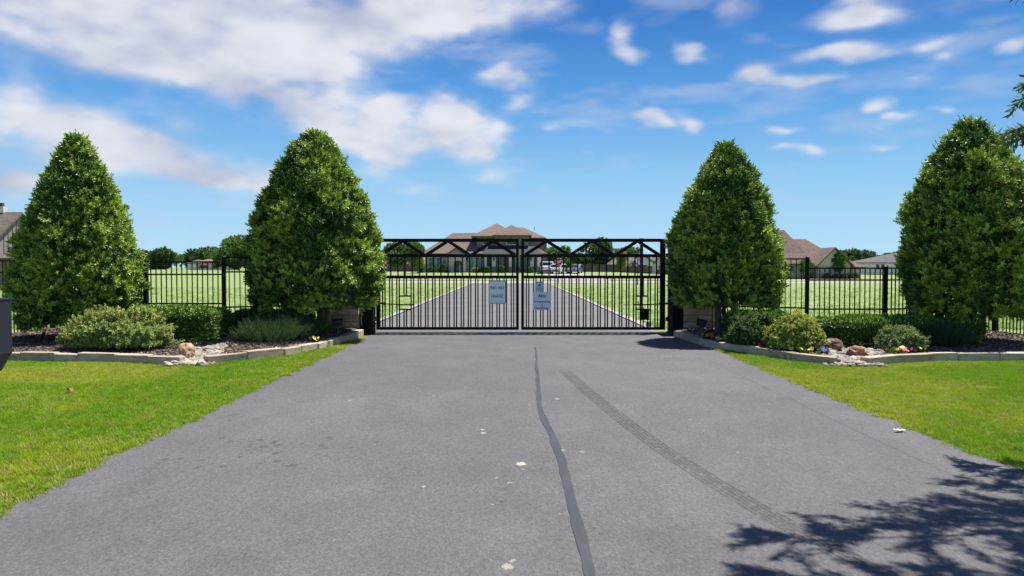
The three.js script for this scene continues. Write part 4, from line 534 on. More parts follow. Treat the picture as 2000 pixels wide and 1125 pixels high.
[[104, 230, 8.6, 6], [111, 235, 8.2, 5.5], [98, 240, 7.6, 5]].forEach(([x, d, h, r], i) => farTree('meadow_tree', 'round tree in the group between the brown roofed and the grey roofed house', x, d, h * 0.84, r, 740 + i, 1400, gA, 'tree group between the two houses', 0.1, 1.4));
[[122, 240, 6, 4], [129, 246, 5.6, 4]].forEach(([x, d, h, r], i) => farTree('meadow_tree', 'tree rising behind the grey roof of the far house', x, d, h, r, 750 + i, 800, gA, 'trees behind the grey roof', 0.1, 1.4));
{ const R = rng(99), L = []; for (let i = 0; i < 9000; i++) { const x = mix(-420, 420, R()), d = 330 + 90 * R(), v = 0.7 + 0.6 * R(); if (x > -140 && x < -60 && R() < 0.4) continue; const hh = 2.2 + 4.2 * fbm(x * 0.03, 2, 3, 7); L.push({ p: V(x, 0.8 + hh * Math.sqrt(R()), -d), dir: V(R() - 0.5, 0.8, R() - 0.5).normalize(), spin: R() * 6, s: 2.8 + 2 * R(), c: gA.map((q) => q * v) }); } tag(instances(scene, 'distant_woodland', clump, leafFar, L), 'low band of distant woodland along the horizon', 'woodland'); }

// ------------------------------------------------------------------ houses
const shingle = (s, a, b, c) => texture(256, 256, (u, v, i, j) => { const row = Math.floor(v * 32), seg = Math.floor((u + (row % 2) * 0.031) * 16), k = (0.72 + 0.5 * h2(seg % 16, row, s)) * (0.85 + 0.3 * h2(i, j, s + 1)) * ((v * 32) % 1 < 0.14 ? 0.7 : 1); return [a * k, b * k, c * k]; }, { rx: 0.2, ry: 0.2 });
const roofBrown = mat(0xffffff, { map: shingle(1, 0.165, 0.115, 0.09), roughness: 0.95 }), roofGrey = mat(0xffffff, { map: shingle(3, 0.11, 0.1, 0.1), roughness: 0.95 }), roofRed = mat(0xffffff, { map: shingle(5, 0.2, 0.125, 0.1), roughness: 0.95 });
const brickTex = (s, a, b, c, m) => texture(256, 256, (u, v, i, j) => { const row = Math.floor(v * 24), x = u * 8 + (row % 2) * 0.5, seg = Math.floor(x) % 8, jt = (v * 24) % 1 < 0.16 || x % 1 < 0.06, k = (0.65 + 0.7 * h2(seg, row, s)) * (0.88 + 0.24 * h2(i, j, s + 1)); return jt ? [m, m * 0.95, m * 0.88] : [a * k, b * k, c * k]; }, { rx: 0.55, ry: 0.55 });
const brickGrey = mat(0xffffff, { map: brickTex(11, 0.2, 0.155, 0.13, 0.26), roughness: 0.95 }), brickRed = mat(0xffffff, { map: brickTex(13, 0.33, 0.14, 0.09, 0.34), roughness: 0.95 }), stoneWall = mat(0xffffff, { map: brickTex(15, 0.5, 0.44, 0.35, 0.46), roughness: 0.95 });
const cream = mat(rgb(0.58, 0.53, 0.45)), white = mat(rgb(0.72, 0.71, 0.69)), trim = mat(rgb(0.62, 0.58, 0.5)), darkTrim = mat(rgb(0.05, 0.042, 0.038)), glass = mat(rgb(0.10, 0.19, 0.19), { roughness: 0.12 }), darkGlass = mat(rgb(0.02, 0.024, 0.03), { roughness: 0.15 }), doorMat = mat(rgb(0.018, 0.016, 0.022), { roughness: 0.4 });
function hip(x0, x1, zf, zb, ye, yr, rx0, rx1, th = 0.22, zr = (zf + zb) / 2) { // ridge along x from rx0 to rx1 (equal: a point)
  const a = [x0, ye, zf], b = [x1, ye, zf], c = [x1, ye, zb], d = [x0, ye, zb], r0 = [rx0, yr, zr], r1 = [rx1, yr, zr], dn = (p) => [p[0], p[1] - th, p[2]];
  return faces([rx0 === rx1 ? [a, b, r0] : [a, b, r1, r0], [b, c, r1], rx0 === rx1 ? [c, d, r0] : [c, d, r0, r1], [d, a, r0], [dn(a), dn(b), b, a], [dn(b), dn(c), c, b], [dn(c), dn(d), d, c], [dn(d), dn(a), a, d], [dn(a), dn(d), dn(c), dn(b)]]);
}
function gableZ(x0, x1, zf, zb, ye, yr, th = 0.2) { // ridge along z, gable towards the camera
  const m = (x0 + x1) / 2; const o = (p, q) => [p[0], p[1] - th, p[2]]; const a = [x0, ye, zf], b = [x1, ye, zf], c = [x1, ye, zb], d = [x0, ye, zb], f = [m, yr, zf], k = [m, yr, zb];
  return faces([[a, f, k, d], [f, b, c, k], [o(a), o(d), o(k), o(f)], [o(f), o(k), o(c), o(b)], [o(a), o(f), f, a], [o(f), o(b), b, f], [o(d), d, k, o(k)], [o(k), k, c, o(c)], [o(a), a, d, o(d)], [o(b), o(c), c, b]]);
}
const gableWall = (x0, x1, z, ye, yr) => faces([[[x0, ye, z], [x1, ye, z], [(x0 + x1) / 2, yr, z]]]);
function wallBox(t, x0, x1, y0, y1, zf, zb, m, name = 'wall') { return part(t, name, faces([[[x0, y0, zf], [x1, y0, zf], [x1, y1, zf], [x0, y1, zf]], [[x1, y0, zf], [x1, y0, zb], [x1, y1, zb], [x1, y1, zf]], [[x1, y0, zb], [x0, y0, zb], [x0, y1, zb], [x1, y1, zb]], [[x0, y0, zb], [x0, y0, zf], [x0, y1, zf], [x0, y1, zb]], [[x0, y1, zf], [x1, y1, zf], [x1, y1, zb], [x0, y1, zb]]]), m); }
function win(t, x, y, z, w, h, g = glass, fr = trim, bars = 1) { const p = boxPart(t, 'window', w, h, 0.06, x, y, z + 0.01, g); const f = 0.09; boxPart(p, 'frame', w + f * 2, f, 0.1, 0, h / 2 + f / 2, 0.02, fr); boxPart(p, 'sill', w + f * 2.4, f, 0.16, 0, -h / 2 - f / 2, 0.04, fr); for (const s of [-1, 1]) boxPart(p, 'frame', f, h, 0.1, s * (w / 2 + f / 2), 0, 0.02, fr); if (bars) boxPart(p, 'glazing_bar', w, 0.05, 0.07, 0, h * 0.18, 0.012, fr); return p; }
function lantern(t, x, y, z) { const l = part(t, 'wall_lantern', (() => { const g = new THREE.CylinderGeometry(0.16, 0.1, 0.42, 6); return g; })(), darkTrim); l.position.set(x, y, z + 0.2); const c = part(l, 'cap', new THREE.ConeGeometry(0.2, 0.18, 6), darkTrim); c.position.y = 0.29; const a = boxPart(l, 'bracket', 0.07, 0.55, 0.2, 0, 0.06, -0.14, darkTrim); return a; }
{ // two storey house at the end of the drive
  const bx = 0, by = 0.82, t = thing('brick_house', 'large two storey brick house with brown hip roofs at the end of the drive', 'house', undefined, bx, by, -125);
  const Y = (v) => v - by;
  wallBox(t, -14.6, -5.6, -0.6, Y(3.75), 0, -11, stoneWall); part(t, 'roof', hip(-15.4, -4.4, 0.7, -12, Y(3.95), Y(7.7), -10.4, -5.2, 0.22, -6.2), roofBrown);
  wallBox(t, -6.0, 5.3, -0.6, Y(6.72), -1.5, -12, brickGrey); part(t, 'roof', hip(-6.9, 1.4, -0.8, -13, Y(6.95), Y(9.45), -2.72, -2.7, 0.24, -7), roofBrown); part(t, 'roof', hip(-1.5, 5.75, -0.9, -12.8, Y(6.68), Y(8.7), -0.6, 1.95, 0.24, -6.5), roofBrown);
  wallBox(t, 5.2, 6.0, -0.6, Y(6.3), -3.2, -11, brickGrey); part(t, 'roof', hip(3.0, 6.5, -2.6, -11.6, Y(6.48), Y(7.4), 4.55, 4.8, 0.2, -7), roofBrown);
  wallBox(t, -2.85, 2.85, -0.6, Y(6.86), -0.6, -2, brickGrey, 'bay'); part(t, 'roof', hip(-3.35, 3.3, 0, -7.4, Y(7.08), Y(8.95), -0.15, 0.0, 0.24, -3.6), roofBrown);
  // lower roofs of the front
  part(t, 'porch_roof', faces([[[-4.8, Y(3.95), 2.2], [4.9, Y(3.95), 2.2], [4.3, Y(5.3), -0.55], [-4.2, Y(5.3), -0.55]], [[-4.8, Y(3.72), 2.2], [4.9, Y(3.72), 2.2], [4.9, Y(3.95), 2.2], [-4.8, Y(3.95), 2.2]], [[-4.8, Y(3.72), 2.2], [-4.8, Y(3.95), 2.2], [-4.2, Y(5.3), -0.55], [-4.2, Y(3.72), -0.55]], [[4.9, Y(3.72), 2.2], [4.3, Y(3.72), -0.55], [4.3, Y(5.3), -0.55], [4.9, Y(3.95), 2.2]], [[-4.8, Y(3.72), 2.2], [-4.2, Y(3.72), -0.55], [4.3, Y(3.72), -0.55], [4.9, Y(3.72), 2.2]]]), mat(rgb(0.025, 0.026, 0.03), { roughness: 0.85 }));  // near-black colour paints in the shade of the wall seen here
  boxPart(t, 'fascia', 9.75, 0.16, 0.06, 0.05, Y(3.82), 2.26, trim);
  wallBox(t, -10.9, -7.7, -0.6, Y(3.7), 1.2, -0.5, stoneWall, 'entry_wall'); part(t, 'entry_roof', gableZ(-11.3, -7.4, 1.7, -6, Y(3.6), Y(4.95)), roofBrown); part(t, 'gable', gableWall(-10.9, -7.8, 1.22, Y(3.7), Y(4.72)), mat(rgb(0.3, 0.31, 0.3)));
  part(t, 'dormer_roof', hip(-13.3, -11.0, 0.9, -4, Y(3.98), Y(4.95), -12.1, -12.0), roofBrown);
  part(t, 'small_gable_roof', hip(3.3, 5.9, 1.2, -2, Y(3.95), Y(4.85), 4.4, 4.5), roofBrown);
  { const s = new THREE.Shape(); s.moveTo(-0.72, 0); s.lineTo(0.72, 0); s.lineTo(0.72, 1.55); s.absarc(0, 1.55, 0.72, 0, Math.PI, false); s.lineTo(-0.72, 0); const g = new THREE.ExtrudeGeometry(s, { depth: 0.08, bevelEnabled: false }); const d = part(t, 'door', g, doorMat); d.position.set(-8.95, -0.35, 1.23); boxPart(d, 'glass_panel', 0.32, 1.3, 0.02, 0.28, 1.0, 0.09, glass); boxPart(d, 'handle', 0.05, 0.25, 0.05, -0.1, 0.95, 0.1, trim); }
  for (const [x, w] of [[-13.6, 0.85], [-12.3, 0.75]]) win(t, x, Y(2.35), 0, w, 1.75); win(t, -11.4, Y(2.6), 0, 0.45, 0.5, darkGlass); for (const x of [-6.9, -5.65]) win(t, x, Y(2.35), x > -5.8 ? 0.02 : 0, 0.75, 1.8);
  for (const [x, w] of [[-2.0, 0.9], [1.6, 0.6], [2.3, 0.75]]) win(t, x, Y(2.4), -0.6, w, 1.8); win(t, 0, Y(5.9), -0.6, 1.7, 0.75, darkGlass); win(t, -4.4, Y(6.0), -1.5, 1.0, 0.8, darkGlass, trim, 0);
  for (const x of [-4.5, -3.0, -0.2, 0.9, 3.3, 4.5]) { const c = boxPart(t, 'column', 0.62, 2.95, 0.5, x, Y(2.25), 1.9, cream); boxPart(c, 'stone_base', 0.78, 1.15, 0.66, 0, -1.1, 0, brickGrey); }
  for (const x of [-7.55, -3.0, 3.15]) lantern(t, x, Y(2.9), x < -7 ? 0.0 : 2.15);
  boxPart(t, 'chimney_pipe', 0.08, 0.7, 0.08, 3.9, Y(8.4), -5, darkTrim); boxPart(t, 'chimney_pipe', 0.08, 0.5, 0.08, -5.4, Y(7.85), -5, darkTrim);
}
const bushSpots = [[-13.4, 123.4, 1.2, 0.9], [-11.6, 123.2, 1.5, 1.1], [-10.9, 122.6, 0.8, 0.7], [-6.0, 122.9, 1.2, 0.7], [-5.0, 122.6, 0.8, 0.6], [-4.0, 121.6, 0.9, 0.9], [-1.7, 121.9, 1.0, 1.1], [5.1, 120.8, 1.6, 1.2], [2.9, 121.5, 0.9, 0.8], [-14.9, 122.8, 1.0, 0.9]];
const bushLabels = ['green shrub under the outermost tall windows of the two storey house', 'largest round shrub below the tiny square window of the two storey house', 'small shrub beside the arched entry door', 'yellow green shrub under the paired windows past the entry door', 'small low shrub at the corner of the paired windows', 'dark shrub at the first porch column', 'upright shrub before the porch window', 'broad shrub at the brick end wall by the white sport utility', 'small shrub between the last porch columns', 'shrub at the far stone corner of the two storey house'];
bushSpots.forEach(([x, d, w, h], i) => { const y = land(x, d), t = thing('foundation_shrub', bushLabels[i], 'shrub', 'shrubs along the house front', x, y, -d), R = rng(900 + i), L = []; for (let k = 0; k < 260; k++) { const a = R() * 6.28, e = Math.acos(R()), q = 1 - 0.3 * R(); const v = 0.6 + 0.7 * R(); L.push({ p: V(Math.cos(a) * Math.sin(e) * w / 2 * q, Math.max(0.05, Math.cos(e) * h * q), Math.sin(a) * Math.sin(e) * w / 2 * q), dir: V(R() - 0.5, 0.7, R() - 0.5).normalize(), spin: R() * 6, s: 0.4 + 0.25 * R(), c: (i === 3 ? gC : gB).map((z) => z * v) }); } instances(t, 'foliage', clump, leafFar, L); });
{ // brown roofed house on the right
  const by = -0.47, t = thing('stone_house', 'single storey stone house with steep brown hip roofs beyond the meadow', 'house', undefined, 0, by, -140), Y = (v) => v - by;
  wallBox(t, 40, 56.6, -0.5, Y(2.3), 0, -12, stoneWall); part(t, 'roof', hip(39, 57.0, 0.6, -13, Y(2.4), Y(8.95), 45, 53.4, 0.25, -6), roofBrown); part(t, 'roof', hip(47.5, 62.6, 1.2, -12, Y(2.35), Y(7.15), 52.2, 57.2, 0.25, -5), roofBrown);
  wallBox(t, 56.4, 62.4, -0.5, Y(2.1), 3.0, -9, stoneWall); part(t, 'gable_roof', gableZ(55.9, 62.9, 3.6, -6, Y(1.9), Y(5.35), 0.28), roofBrown); part(t, 'gable', gableWall(56.4, 62.4, 3.02, Y(2.05), Y(5.0)), cream);
  wallBox(t, 62.3, 66.4, -0.5, Y(1.75), -1.5, -10, stoneWall); part(t, 'wing_roof', hip(61.0, 67.1, -0.8, -10.6, Y(1.7), Y(3.75), 61.4, 63.8, 0.22, -4.5), roofBrown);
  win(t, 59.4, Y(2.95), 3.03, 1.3, 0.75, darkGlass, trim, 0); win(t, 58.6, Y(0.95), 3.0, 0.9, 1.5); win(t, 60.2, Y(0.95), 3.0, 0.9, 1.5); win(t, 55.6, Y(1.1), 0, 0.8, 1.5); win(t, 52.6, Y(1.1), 0, 1.2, 1.5); win(t, 50, Y(1.1), 0, 1.2, 1.5); boxPart(t, 'door', 1.1, 2.1, 0.08, 64.3, Y(0.75), -1.47, mat(rgb(0.2, 0.16, 0.13))); boxPart(t, 'chimney_pipe', 0.1, 0.5, 0.1, 53.0, Y(7.2), -5, darkTrim);
}
[[57.5, 135.6, 1.3, 0.8], [58.9, 135.4, 1.1, 0.6], [60.4, 135.4, 1.2, 0.6], [61.8, 135.6, 1.5, 0.9], [63.2, 137.0, 1.4, 0.9], [55.2, 138.4, 1.2, 0.8]].forEach(([x, d, w, h], i) => { const t = thing('foundation_shrub', 'low dark shrub along the front of the brown roofed stone house', 'shrub', 'shrubs before the stone house', x, land(x, d), -d), R = rng(930 + i), L = []; for (let k = 0; k < 240; k++) { const a = R() * 6.28, e = Math.acos(R()), v = 0.6 + 0.7 * R(); L.push({ p: V(Math.cos(a) * Math.sin(e) * w / 2, Math.max(0.05, Math.cos(e) * h), Math.sin(a) * Math.sin(e) * w / 2), dir: V(R() - 0.5, 0.7, R() - 0.5).normalize(), spin: R() * 6, s: 0.4 + 0.25 * R(), c: gA.map((z) => z * v) }); } instances(t, 'foliage', clump, leafFar, L); });
function plainHouse(name, label, x0, x1, d, base, eave, ridge, wm, rm, depth, wins, rr = 0.3) { const t = thing(name, label, 'house', undefined, 0, base, -d); wallBox(t, x0, x1, -0.5, eave, 0, -depth, wm); const k = (x1 - x0) * rr; part(t, 'roof', hip(x0 - 0.6, x1 + 0.6, 0.6, -depth - 0.6, eave + 0.05, ridge, x0 + k, x1 - k), rm); for (const [x, y, w, h] of wins) win(t, x, y, 0, w, h, darkGlass, white, 0); return t; }
plainHouse('grey_roof_house', 'long white house with a grey roof at the far side of the meadow', 96.5, 124, 200, 0.35, 2.55, 5.3, white, roofGrey, 13, [[98.4, 1.4, 0.9, 1.4], [99.8, 1.4, 0.9, 1.4], [103.6, 1.6, 0.8, 1.0], [105, 1.6, 0.8, 1.0], [107.2, 1.3, 1, 1.6], [110, 1.4, 1.2, 1.4]], 0.36);
{ const t = plainHouse('far_house', 'small pale house with a tan roof beyond the left meadow wood', -98.5, -88.5, 232, 0.55, 2.55, 4.05, mat(rgb(0.55, 0.47, 0.44)), roofRed, 9, [[-96.3, 1.3, 2.6, 1.0], [-92.6, 1.3, 1.3, 1.3], [-89.8, 1.4, 0.7, 1.2]]); part(t, 'side_roof', hip(-101.5, -96.5, 1.2, -7, 2.4, 3.5, -99.6, -98.6), roofGrey); wallBox(t, -101, -98.4, -0.5, 2.3, 0.6, -6, white, 'side_wall'); }
{ const t = plainHouse('brown_roof_cottage', 'low cottage with a long red brown roof behind the spreading street tree', -29, -17.3, 150, 0.75, 1.6, 4.2, brickGrey, roofRed, 11, [[-24.5, 0.9, 1.0, 0.9], [-20, 0.9, 1.2, 0.9]], 0.28); boxPart(t, 'garage_door', 2.4, 1.4, 0.08, -22.2, 0.7, 0.03, mat(rgb(0.14, 0.12, 0.11))); }
function gabledWhite(name, label, x0, x1, d, base, eave, ridge, gx0, gx1, gr2, rm, wm) { const t = thing(name, label, 'house', undefined, 0, base, -d); wallBox(t, x0, x1, -0.5, eave, 0, -9, wm); part(t, 'roof', hip(x0 - 0.4, x1 + 0.4, 0.5, -9.5, eave, ridge, x0 + (x1 - x0) * 0.25, x1 - (x1 - x0) * 0.22), rm); wallBox(t, gx0, gx1, -0.5, eave - 0.1, 1.4, -4, white, 'gable_wing'); part(t, 'gable_roof', gableZ(gx0 - 0.45, gx1 + 0.45, 1.8, -5, eave - 0.35, gr2, 0.22), rm); part(t, 'gable', gableWall(gx0, gx1, 1.42, eave - 0.15, gr2 - 0.3), white); win(t, (gx0 + gx1) / 2, eave - 0.1, 1.43, 0.7, 0.85, darkGlass, white, 0); win(t, x0 + (gx0 - x0) * 0.5, eave * 0.55, 0, 0.9, 1.1, darkGlass, white, 0); boxPart(t, 'porch_post', 0.15, 1.8, 0.15, gx0 - 0.3, 0.8, 1.6, white); }
gabledWhite('white_gable_house', 'white house with a big front gable and brown ridge behind the square post', 19.9, 28.6, 150, 0.45, 2.5, 4.25, 23.4, 28.2, 4.0, roofGrey, mat(rgb(0.33, 0.3, 0.28)));
gabledWhite('white_gable_house', 'smaller white gabled house close to the lock box gate post', 29.4, 38, 158, 0.25, 2.3, 3.9, 29.6, 33.6, 4.0, roofGrey, white);
gabledWhite('grey_gable_house', 'low grey roofed house with small white gable beside the yellow tree', 18.8, 25.0, 140, 0.5, 1.6, 3.1, 21.7, 23.6, 2.4, roofGrey, mat(rgb(0.3, 0.27, 0.26)));
{ // brick house at the left edge: gable end towards us
  const t = thing('gable_house', 'brick house with a steep grey brown roof and board gable behind the corner evergreen', 'house', undefined, 0, 0, -72), e = -46.4;
  const rz = 2, zf = 8, zb = -6, yr = 6.85, ye = 1.9 + 0.55; const sl = (yr - ye) / (zf - rz); part(t, 'roof', faces([[[-62, ye, zf], [e + 0.35, ye, zf], [e + 0.35, yr, rz], [-62, yr, rz]], [[e + 0.35, ye, zb + 2], [-62, ye, zb + 2], [-62, yr, rz], [e + 0.35, yr, rz]], [[-62, ye - 0.2, zf], [e + 0.35, ye - 0.2, zf], [e + 0.35, ye, zf], [-62, ye, zf]], [[e + 0.35, ye - 0.25, zf], [e + 0.35, yr - 0.25, rz], [e + 0.35, yr, rz], [e + 0.35, ye, zf]], [[e + 0.35, yr - 0.25, rz], [e + 0.35, ye - 0.25, zb + 2], [e + 0.35, ye, zb + 2], [e + 0.35, yr, rz]]]), mat(0xffffff, { map: shingle(7, 0.13, 0.105, 0.092), roughness: 0.95 }));
  part(t, 'gable', faces([[[e, ye - 0.3, zf - 0.4], [e, ye - 0.3, zb + 2.4], [e, yr - 0.3, rz]]]), mat(rgb(0.24, 0.22, 0.21))); for (let i = 0; i < 16; i++) { const z = zf - 0.9 - i * 0.6, top = Math.min(yr - 0.35, ye - 0.3 + sl * Math.min(zf - z, z - zb - 2)) - 0.15; if (top > ye) boxPart(t, 'batten', 0.04, top - ye + 0.3, 0.06, e + 0.03, (top + ye - 0.3) / 2, z, mat(rgb(0.2, 0.185, 0.175))); }
  wallBox(t, -61, e, -0.5, ye - 0.2, zf - 0.5, zb + 2.5, stoneWall); wallBox(t, e + 0.02, e + 5, -0.5, 2.4, 4.4, -3, brickRed, 'side_wall'); part(t, 'side_roof', faces([[[e + 0.05, 2.5, 5.0], [e + 5.5, 2.5, 5.0], [e + 4.0, 3.9, 1.2], [e + 0.05, 3.9, 1.2]], [[e + 5.5, 2.5, 5.0], [e + 5.5, 2.5, -3.5], [e + 4.0, 3.9, 1.2]], [[e + 0.05, 2.3, 5.0], [e + 5.5, 2.3, 5.0], [e + 5.5, 2.5, 5.0], [e + 0.05, 2.5, 5.0]], [[e + 5.5, 2.5, -3.5], [e + 0.05, 2.5, -3.5], [e + 0.05, 3.9, 1.2], [e + 4.0, 3.9, 1.2]]]), mat(0xffffff, { map: shingle(8, 0.15, 0.12, 0.1), roughness: 0.95 }));
  const ch = boxPart(t, 'chimney', 0.5, 0.6, 0.5, -47.9, yr + 0.2, rz, trim); boxPart(ch, 'chimney_cap', 0.3, 0.35, 0.3, -0.05, 0.46, 0, darkTrim); boxPart(t, 'skylight', 0.8, 0.06, 0.8, -48.2, ye + 2.45, 5.1, white).rotation.x = 0.7;
}
// garden fences, seen as dark bands between the houses
function woodFence(label, x0, x1, d, h) { const t = thing('wooden_fence', label, 'fence', undefined, 0, land((x0 + x1) / 2, d), -d), m = mat(rgb(0.11, 0.085, 0.07), { roughness: 0.95 }), l = []; for (let x = x0; x < x1; x += 0.15) l.push(box(0.14, h + 0.03 * h2(Math.round(x * 100), 1, 1), 0.03, x, h / 2, 0.02 * (h2(Math.round(x * 100), 2, 1) - 0.5))); part(t, 'planks', mergeGeometries(l), m, 'stuff'); for (let x = x0; x <= x1; x += 2.4) boxPart(t, 'post', 0.1, h, 0.1, x, h / 2, -0.08, m); for (const y of [0.3, h - 0.3]) boxPart(t, 'rail', x1 - x0, 0.08, 0.05, (x0 + x1) / 2, y, -0.06, m); }
woodFence('dark wooden fence behind the silver car and the yellow tree', 11.6, 20.4, 131, 1.35); woodFence('wooden fence before the white gable house', 20.6, 25.2, 133, 1.3); woodFence('wooden fence beside the brown roof cottage', -24.5, -17.0, 140, 1.0); woodFence('wooden fence before the smaller white gabled house', 27.6, 33, 141, 1.1);

// ------------------------------------------------------------------ cars, stop sign, lamps, square post
function car(name, label, x, d, turn, m, L, H, W) {
  const t = thing(name, label, 'car', undefined, x, land(x, d) + 0.03, -d, turn); const s = new THREE.Shape(); s.moveTo(-L / 2, 0.32); s.lineTo(-L / 2 + 0.02, H * 0.55); s.quadraticCurveTo(-L / 2 + 0.05, H * 0.62, -L / 2 + 0.25, H * 0.62); s.lineTo(-L / 2 + 0.45, H * 0.95); s.quadraticCurveTo(-L * 0.2, H * 1.03, L * 0.08, H * 0.97); s.lineTo(L * 0.24, H * 0.63); s.lineTo(L * 0.46, H * 0.55); s.quadraticCurveTo(L / 2, H * 0.5, L / 2, 0.32); s.lineTo(L * 0.42, 0.3); s.absarc(L * 0.31, 0.32, 0.38, 0, Math.PI, false); s.lineTo(-L * 0.2, 0.3); s.absarc(-L * 0.29, 0.32, 0.38, 0, Math.PI, false); s.closePath();
  const g = new THREE.ExtrudeGeometry(s, { depth: W - 0.12, bevelEnabled: true, bevelSize: 0.05, bevelThickness: 0.06, bevelSegments: 3, curveSegments: 8 }); g.translate(0, 0, -W / 2 + 0.06); part(t, 'body', g, m);
  const gs = new THREE.Shape(); gs.moveTo(-L / 2 + 0.42, H * 0.66); gs.lineTo(-L / 2 + 0.58, H * 0.9); gs.lineTo(L * 0.06, H * 0.91); gs.lineTo(L * 0.19, H * 0.66); gs.closePath(); for (const z of [-1, 1]) { const w = part(t, 'side_window', new THREE.ExtrudeGeometry(gs, { depth: 0.02, bevelEnabled: false }), darkGlass); w.position.z = z * (W / 2 + 0.005) - 0.01; }
  const rw = part(t, 'rear_window', faces([[[-L / 2 + 0.235, H * 0.66, -W * 0.4], [-L / 2 + 0.235, H * 0.66, W * 0.4], [-L / 2 + 0.375, H * 0.91, W * 0.36], [-L / 2 + 0.375, H * 0.91, -W * 0.36]]]), darkGlass); rw.position.x = -0.065; const fw = part(t, 'windscreen', faces([[[L * 0.245, H * 0.66, W * 0.4], [L * 0.245, H * 0.66, -W * 0.4], [L * 0.115, H * 0.92, -W * 0.36], [L * 0.115, H * 0.92, W * 0.36]]]), darkGlass); fw.position.x = 0.06;
  for (const z of [-1, 1]) { boxPart(t, 'tail_light', 0.04, 0.22, 0.16, -L / 2 - 0.05, H * 0.52, z * W * 0.4, mat(rgb(0.35, 0.02, 0.02), { roughness: 0.3 })); boxPart(t, 'headlight', 0.06, 0.14, 0.3, L / 2 + 0.02, H * 0.45, z * W * 0.36, mat(rgb(0.7, 0.7, 0.7), { roughness: 0.2 })); for (const q of [-0.29, 0.31]) { const w = part(t, 'wheel', new THREE.CylinderGeometry(0.33, 0.33, 0.2, 18), mat(rgb(0.02, 0.02, 0.02))); w.rotation.x = Math.PI / 2; w.position.set(L * q, 0.33, z * (W / 2 - 0.1)); const r = part(w, 'rim', new THREE.CylinderGeometry(0.2, 0.2, 0.215, 12), mat(rgb(0.4, 0.4, 0.42), { metalness: 0.6, roughness: 0.4 })); } } boxPart(t, 'bumper', 0.12, 0.22, W * 0.94, -L / 2 - 0.02, 0.42, 0, mat(rgb(0.06, 0.06, 0.06)));
}
const paintW = new THREE.MeshPhysicalMaterial({ color: rgb(0.72, 0.72, 0.72), roughness: 0.35, clearcoat: 0.8, side: THREE.DoubleSide }), paintS = new THREE.MeshPhysicalMaterial({ color: rgb(0.13, 0.145, 0.17), roughness: 0.35, clearcoat: 0.8, side: THREE.DoubleSide });
car('parked_car', 'tall white sport utility parked beside the brick end of the two storey house', 5.5, 119.5, Math.PI / 2 + 0.05, paintW, 4.8, 1.85, 1.95); car('parked_car', 'white car parked behind the stop sign', 7.7, 118.2, Math.PI / 2 - 0.45, paintW, 4.6, 1.5, 1.85); car('parked_car', 'dark silver car parked before the wooden fence', 10.1, 119, -Math.PI / 2 - 0.25, paintS, 4.5, 1.45, 1.85);
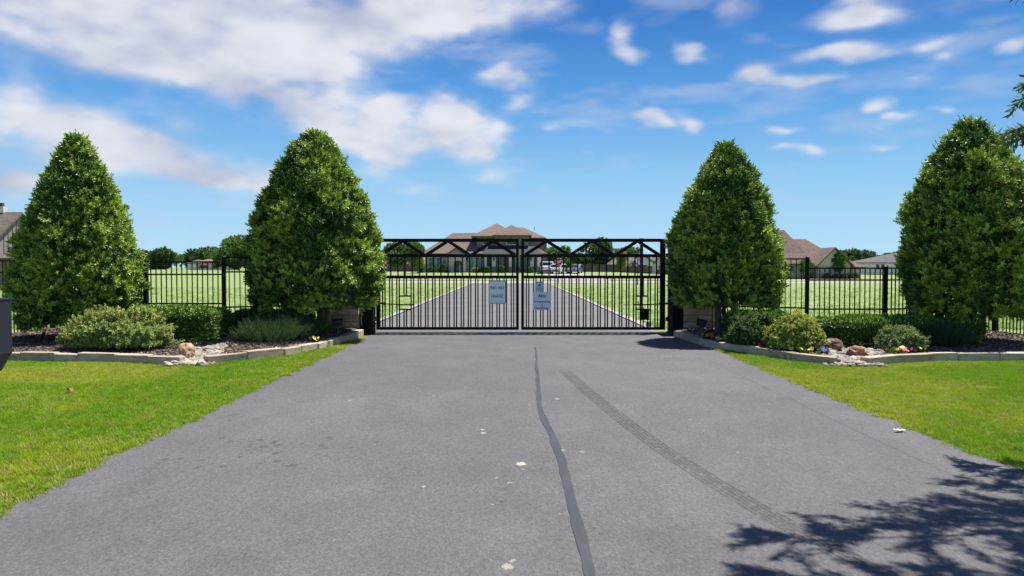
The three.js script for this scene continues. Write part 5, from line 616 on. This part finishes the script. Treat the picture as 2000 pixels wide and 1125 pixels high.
{ // stop sign
  const x = 4.66, d = 74, t = thing('stop_sign', 'red octagonal stop sign where the drive meets the street', 'sign', undefined, x, land(x, d), -d); boxPart(t, 'post', 0.06, 2.95, 0.06, 0, 1.47, -0.04, mat(rgb(0.2, 0.2, 0.2))); const g = new THREE.CylinderGeometry(0.4, 0.4, 0.01, 8); g.rotateX(Math.PI / 2); g.rotateZ(Math.PI / 8); part(t, 'plate', g, mat(rgb(0.55, 0.55, 0.55))).position.y = 2.18;
  const f = new THREE.CircleGeometry(0.395, 8); f.rotateZ(Math.PI / 8); const face = part(t, 'face', f, mat(0xffffff, { roughness: 0.5, map: canvasTex(256, 256, (c, w) => { c.fillStyle = '#f0ece8'; c.fillRect(0, 0, w, w); c.fillStyle = '#b3121c'; c.beginPath(); for (let i = 0; i < 8; i++) { const a = Math.PI / 8 + i * Math.PI / 4; c.lineTo(w / 2 + Math.cos(a) * w * 0.465, w / 2 + Math.sin(a) * w * 0.465); } c.fill(); spaced(c, 'STOP', w / 2, w / 2, w * 0.74, 'bold 92px sans-serif', '#f4f0ec'); }) })); face.position.set(0, 2.18, 0.008); boxPart(t, 'name_blade', 0.7, 0.17, 0.01, 0.1, 2.86, 0.0, mat(rgb(0.16, 0.17, 0.17)));
}
function streetLamp(label, x, d, h) { const t = thing('street_lamp', label, 'lamp', 'black lantern street lamps', x, land(x, d), -d); const p = part(t, 'pole', new THREE.CylinderGeometry(0.03, 0.05, h - 0.5, 10), black); p.position.y = (h - 0.5) / 2; const l = part(t, 'lantern', new THREE.CylinderGeometry(0.2, 0.12, 0.42, 6), mat(rgb(0.05, 0.05, 0.055), { roughness: 0.3 })); l.position.y = h - 0.3; const g = part(l, 'pane', new THREE.CylinderGeometry(0.17, 0.115, 0.3, 6), mat(rgb(0.5, 0.55, 0.6), { roughness: 0.2 })); g.scale.set(1.12, 1, 1.12); const c = part(t, 'roof', new THREE.ConeGeometry(0.27, 0.18, 6), black); c.position.y = h; boxPart(t, 'finial', 0.04, 0.12, 0.04, 0, h + 0.14, 0, black); boxPart(t, 'collar', 0.16, 0.06, 0.16, 0, h - 0.53, 0, black); }
streetLamp('black lantern street lamp just before the square post', 11.85, 70, 3.5); streetLamp('black lantern street lamp by the roof of the low grey house', 13.0, 95, 3.65);
{ const t = thing('square_post', 'tall square black post behind the lock box gate leaf', 'post', undefined, 4.53, 0, -26); const p = boxPart(t, 'shaft', 0.1, 2.66, 0.1, 0, 1.3, 0, black); boxPart(t, 'cap', 0.13, 0.03, 0.13, 0, 2.645, 0, black); boxPart(t, 'bracket', 0.12, 0.05, 0.06, -0.1, 2.25, 0, black); }
{ const t = thing('white_post_light', 'short white marker beside the road just inside the gate', 'marker', undefined, 3.72, 0, -20.2); boxPart(t, 'stub', 0.14, 0.16, 0.1, 0, 0.08, 0, concrete); boxPart(t, 'cap', 0.18, 0.03, 0.13, 0, 0.175, 0, white); }

scene.traverse((o) => { if (o.isMesh) { o.castShadow = true; o.receiveShadow = true; } });
scene.updateMatrixWorld(true);
renderer.render(scene, camera);
